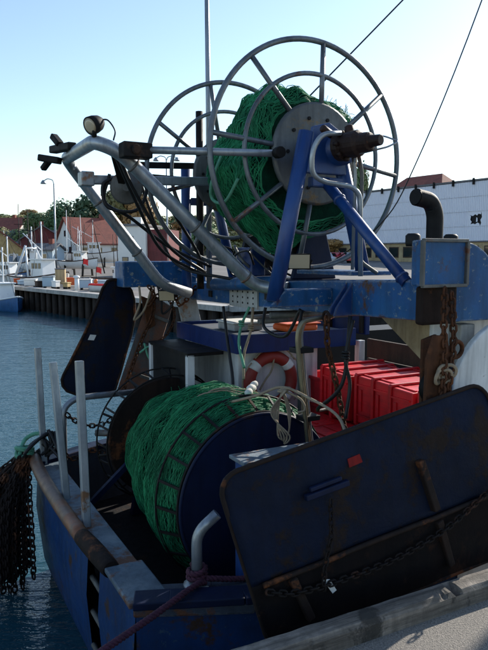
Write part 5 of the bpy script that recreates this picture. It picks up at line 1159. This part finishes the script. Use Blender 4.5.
# ================================================================ MOORING ROPE
mr_ = thing('mooring_rope', 'thick purple mooring rope from the stern bitt down to the quay', 'rope', B(1.4, 3.2, -.5), BT)
P0 = Vector((1.62, 3.7, -.43)); BO = Vector((-.62, 2.12, -.12))
path = spline([(1.66, 3.66, -.44), (1.55, 3.6, -.42), (1.12, 3.35, -.42), (.3, 2.82, -.34), BO + Vector((.12, .09, .0)), BO + Vector((.02, .12, -.02)), BO + Vector((-.1, .02, -.03)), BO + Vector((0, -.11, -.04)), BO + Vector((.1, 0, -.06))], 16)
def laid_rope(pts, r_, mat, nm, par, pitch=.09, strands=3):
    mb = MB(); P = [Vector(q) for q in pts]; cum = 0; fr = []; x = None
    dense = []
    for a, b_ in zip(P, P[1:]):
        k_ = max(1, int((b_ - a).length / .012))
        dense += [a.lerp(b_, i / k_) for i in range(k_)]
    dense.append(P[-1])
    for st in range(strands):
        out = []; cum = 0; x = None
        for i, q in enumerate(dense):
            t_ = (dense[min(i + 1, len(dense) - 1)] - dense[max(i - 1, 0)]).normalized()
            if x is None: x = t_.orthogonal()
            x = (x - t_ * x.dot(t_)).normalized(); y_ = t_.cross(x)
            if i: cum += (q - dense[i - 1]).length
            a = cum / pitch * 6.283 + st * 6.283 / strands; out.append(q + (x * math.cos(a) + y_ * math.sin(a)) * r_ * .5)
        mb.tube(out, r_ * .56, 7)
    return mb.build(nm, mat, par)
laid_rope(path, .021, 'rope_purple', 'rope_line', mr_)
mb = MB()
laid_rope([(1.63 + .055 * math.cos(i * .5), 3.72 + .055 * math.sin(i * .5), -.44 + .0028 * i) for i in range(30)], .02, 'rope_purple', 'bitt_turns', mr_)
laid_rope(spline([(1.67, 3.66, -.42), (1.9, 3.62, -.46), (2.2, 3.62, -.5), (2.4, 3.6, -.7)]), .02, 'rope_purple', 'rope_tail', mr_)
bo = thing('quay_bollard', 'black iron mooring bollard on the near quay outside the left edge', 'bollard', B(BO.x, BO.y, GZ))
mb = MB(); mb.lathe((BO.x, BO.y, GZ), (0, 0, 1), [(.2, 0), (.2, .03), (.1, .05), (.08, .2), (.09, .32), (.15, .37), (.14, .42), (.05, .45)], 28); mb.build('post', 'black', bo)

# ================================================================ CHAIN BUNDLE AT THE FAR STERN CORNER
cbn = thing('chain_bundle', 'bundle of rusty chains and netting hanging over the far stern corner into the water', 'chain bundle', B(.95, 6.85, -.5), BT)
rc = random.Random(4); mb = MB()
for i in range(46):
    a = rc.uniform(.0, 1); ex_ = Vector((.5 + .56 * rc.random(), 6.35 + .75 * rc.random(), -1.62 - rc.uniform(-.18, .1)))
    p0 = Vector((1.06 + rc.uniform(-.05, .05), 6.82 + rc.uniform(-.08, .08), -.38)); p1 = Vector((ex_.x * .8 + .2 * 1.06, ex_.y * .8 + 6.82 * .2, -.72)); p2 = Vector((ex_.x, ex_.y, -1.15))
    mb.chain(spline([p0, p1, p2, ex_], 6), .075, .0105, .025)
mb.build('chain_strands', 'rust_dark', cbn, kind='stuff')
mb = MB()
for k_ in range(7): mb.ring((1.07, 6.84, -.42 + .018 * k_), (rc.uniform(-.3, .3), rc.uniform(-.3, .3), 1), .085, .018, 20, 6)
mb.tube(spline([(1.0, 6.8, -.4), (1.1, 6.95, -.25), (1.25, 6.9, -.2), (1.3, 6.75, -.35)]), .022, 8)
mb.build('lashing', 'rope_green', cbn)
mb = MB()
for q in range(9): mb.tube(spline([(1.1 + rc.uniform(-.1, .2), 6.85, -.45), (1.15 + rc.uniform(-.1, .2), 6.8 + rc.uniform(-.2, .1), -.3), (1.3 + rc.uniform(-.1, .15), 6.75, -.2 + rc.uniform(-.08, .1)), (1.4, 6.6 + rc.uniform(-.2, .2), -.42)]), .018, 6)
mb.build('rope_tangle', 'hose', cbn)
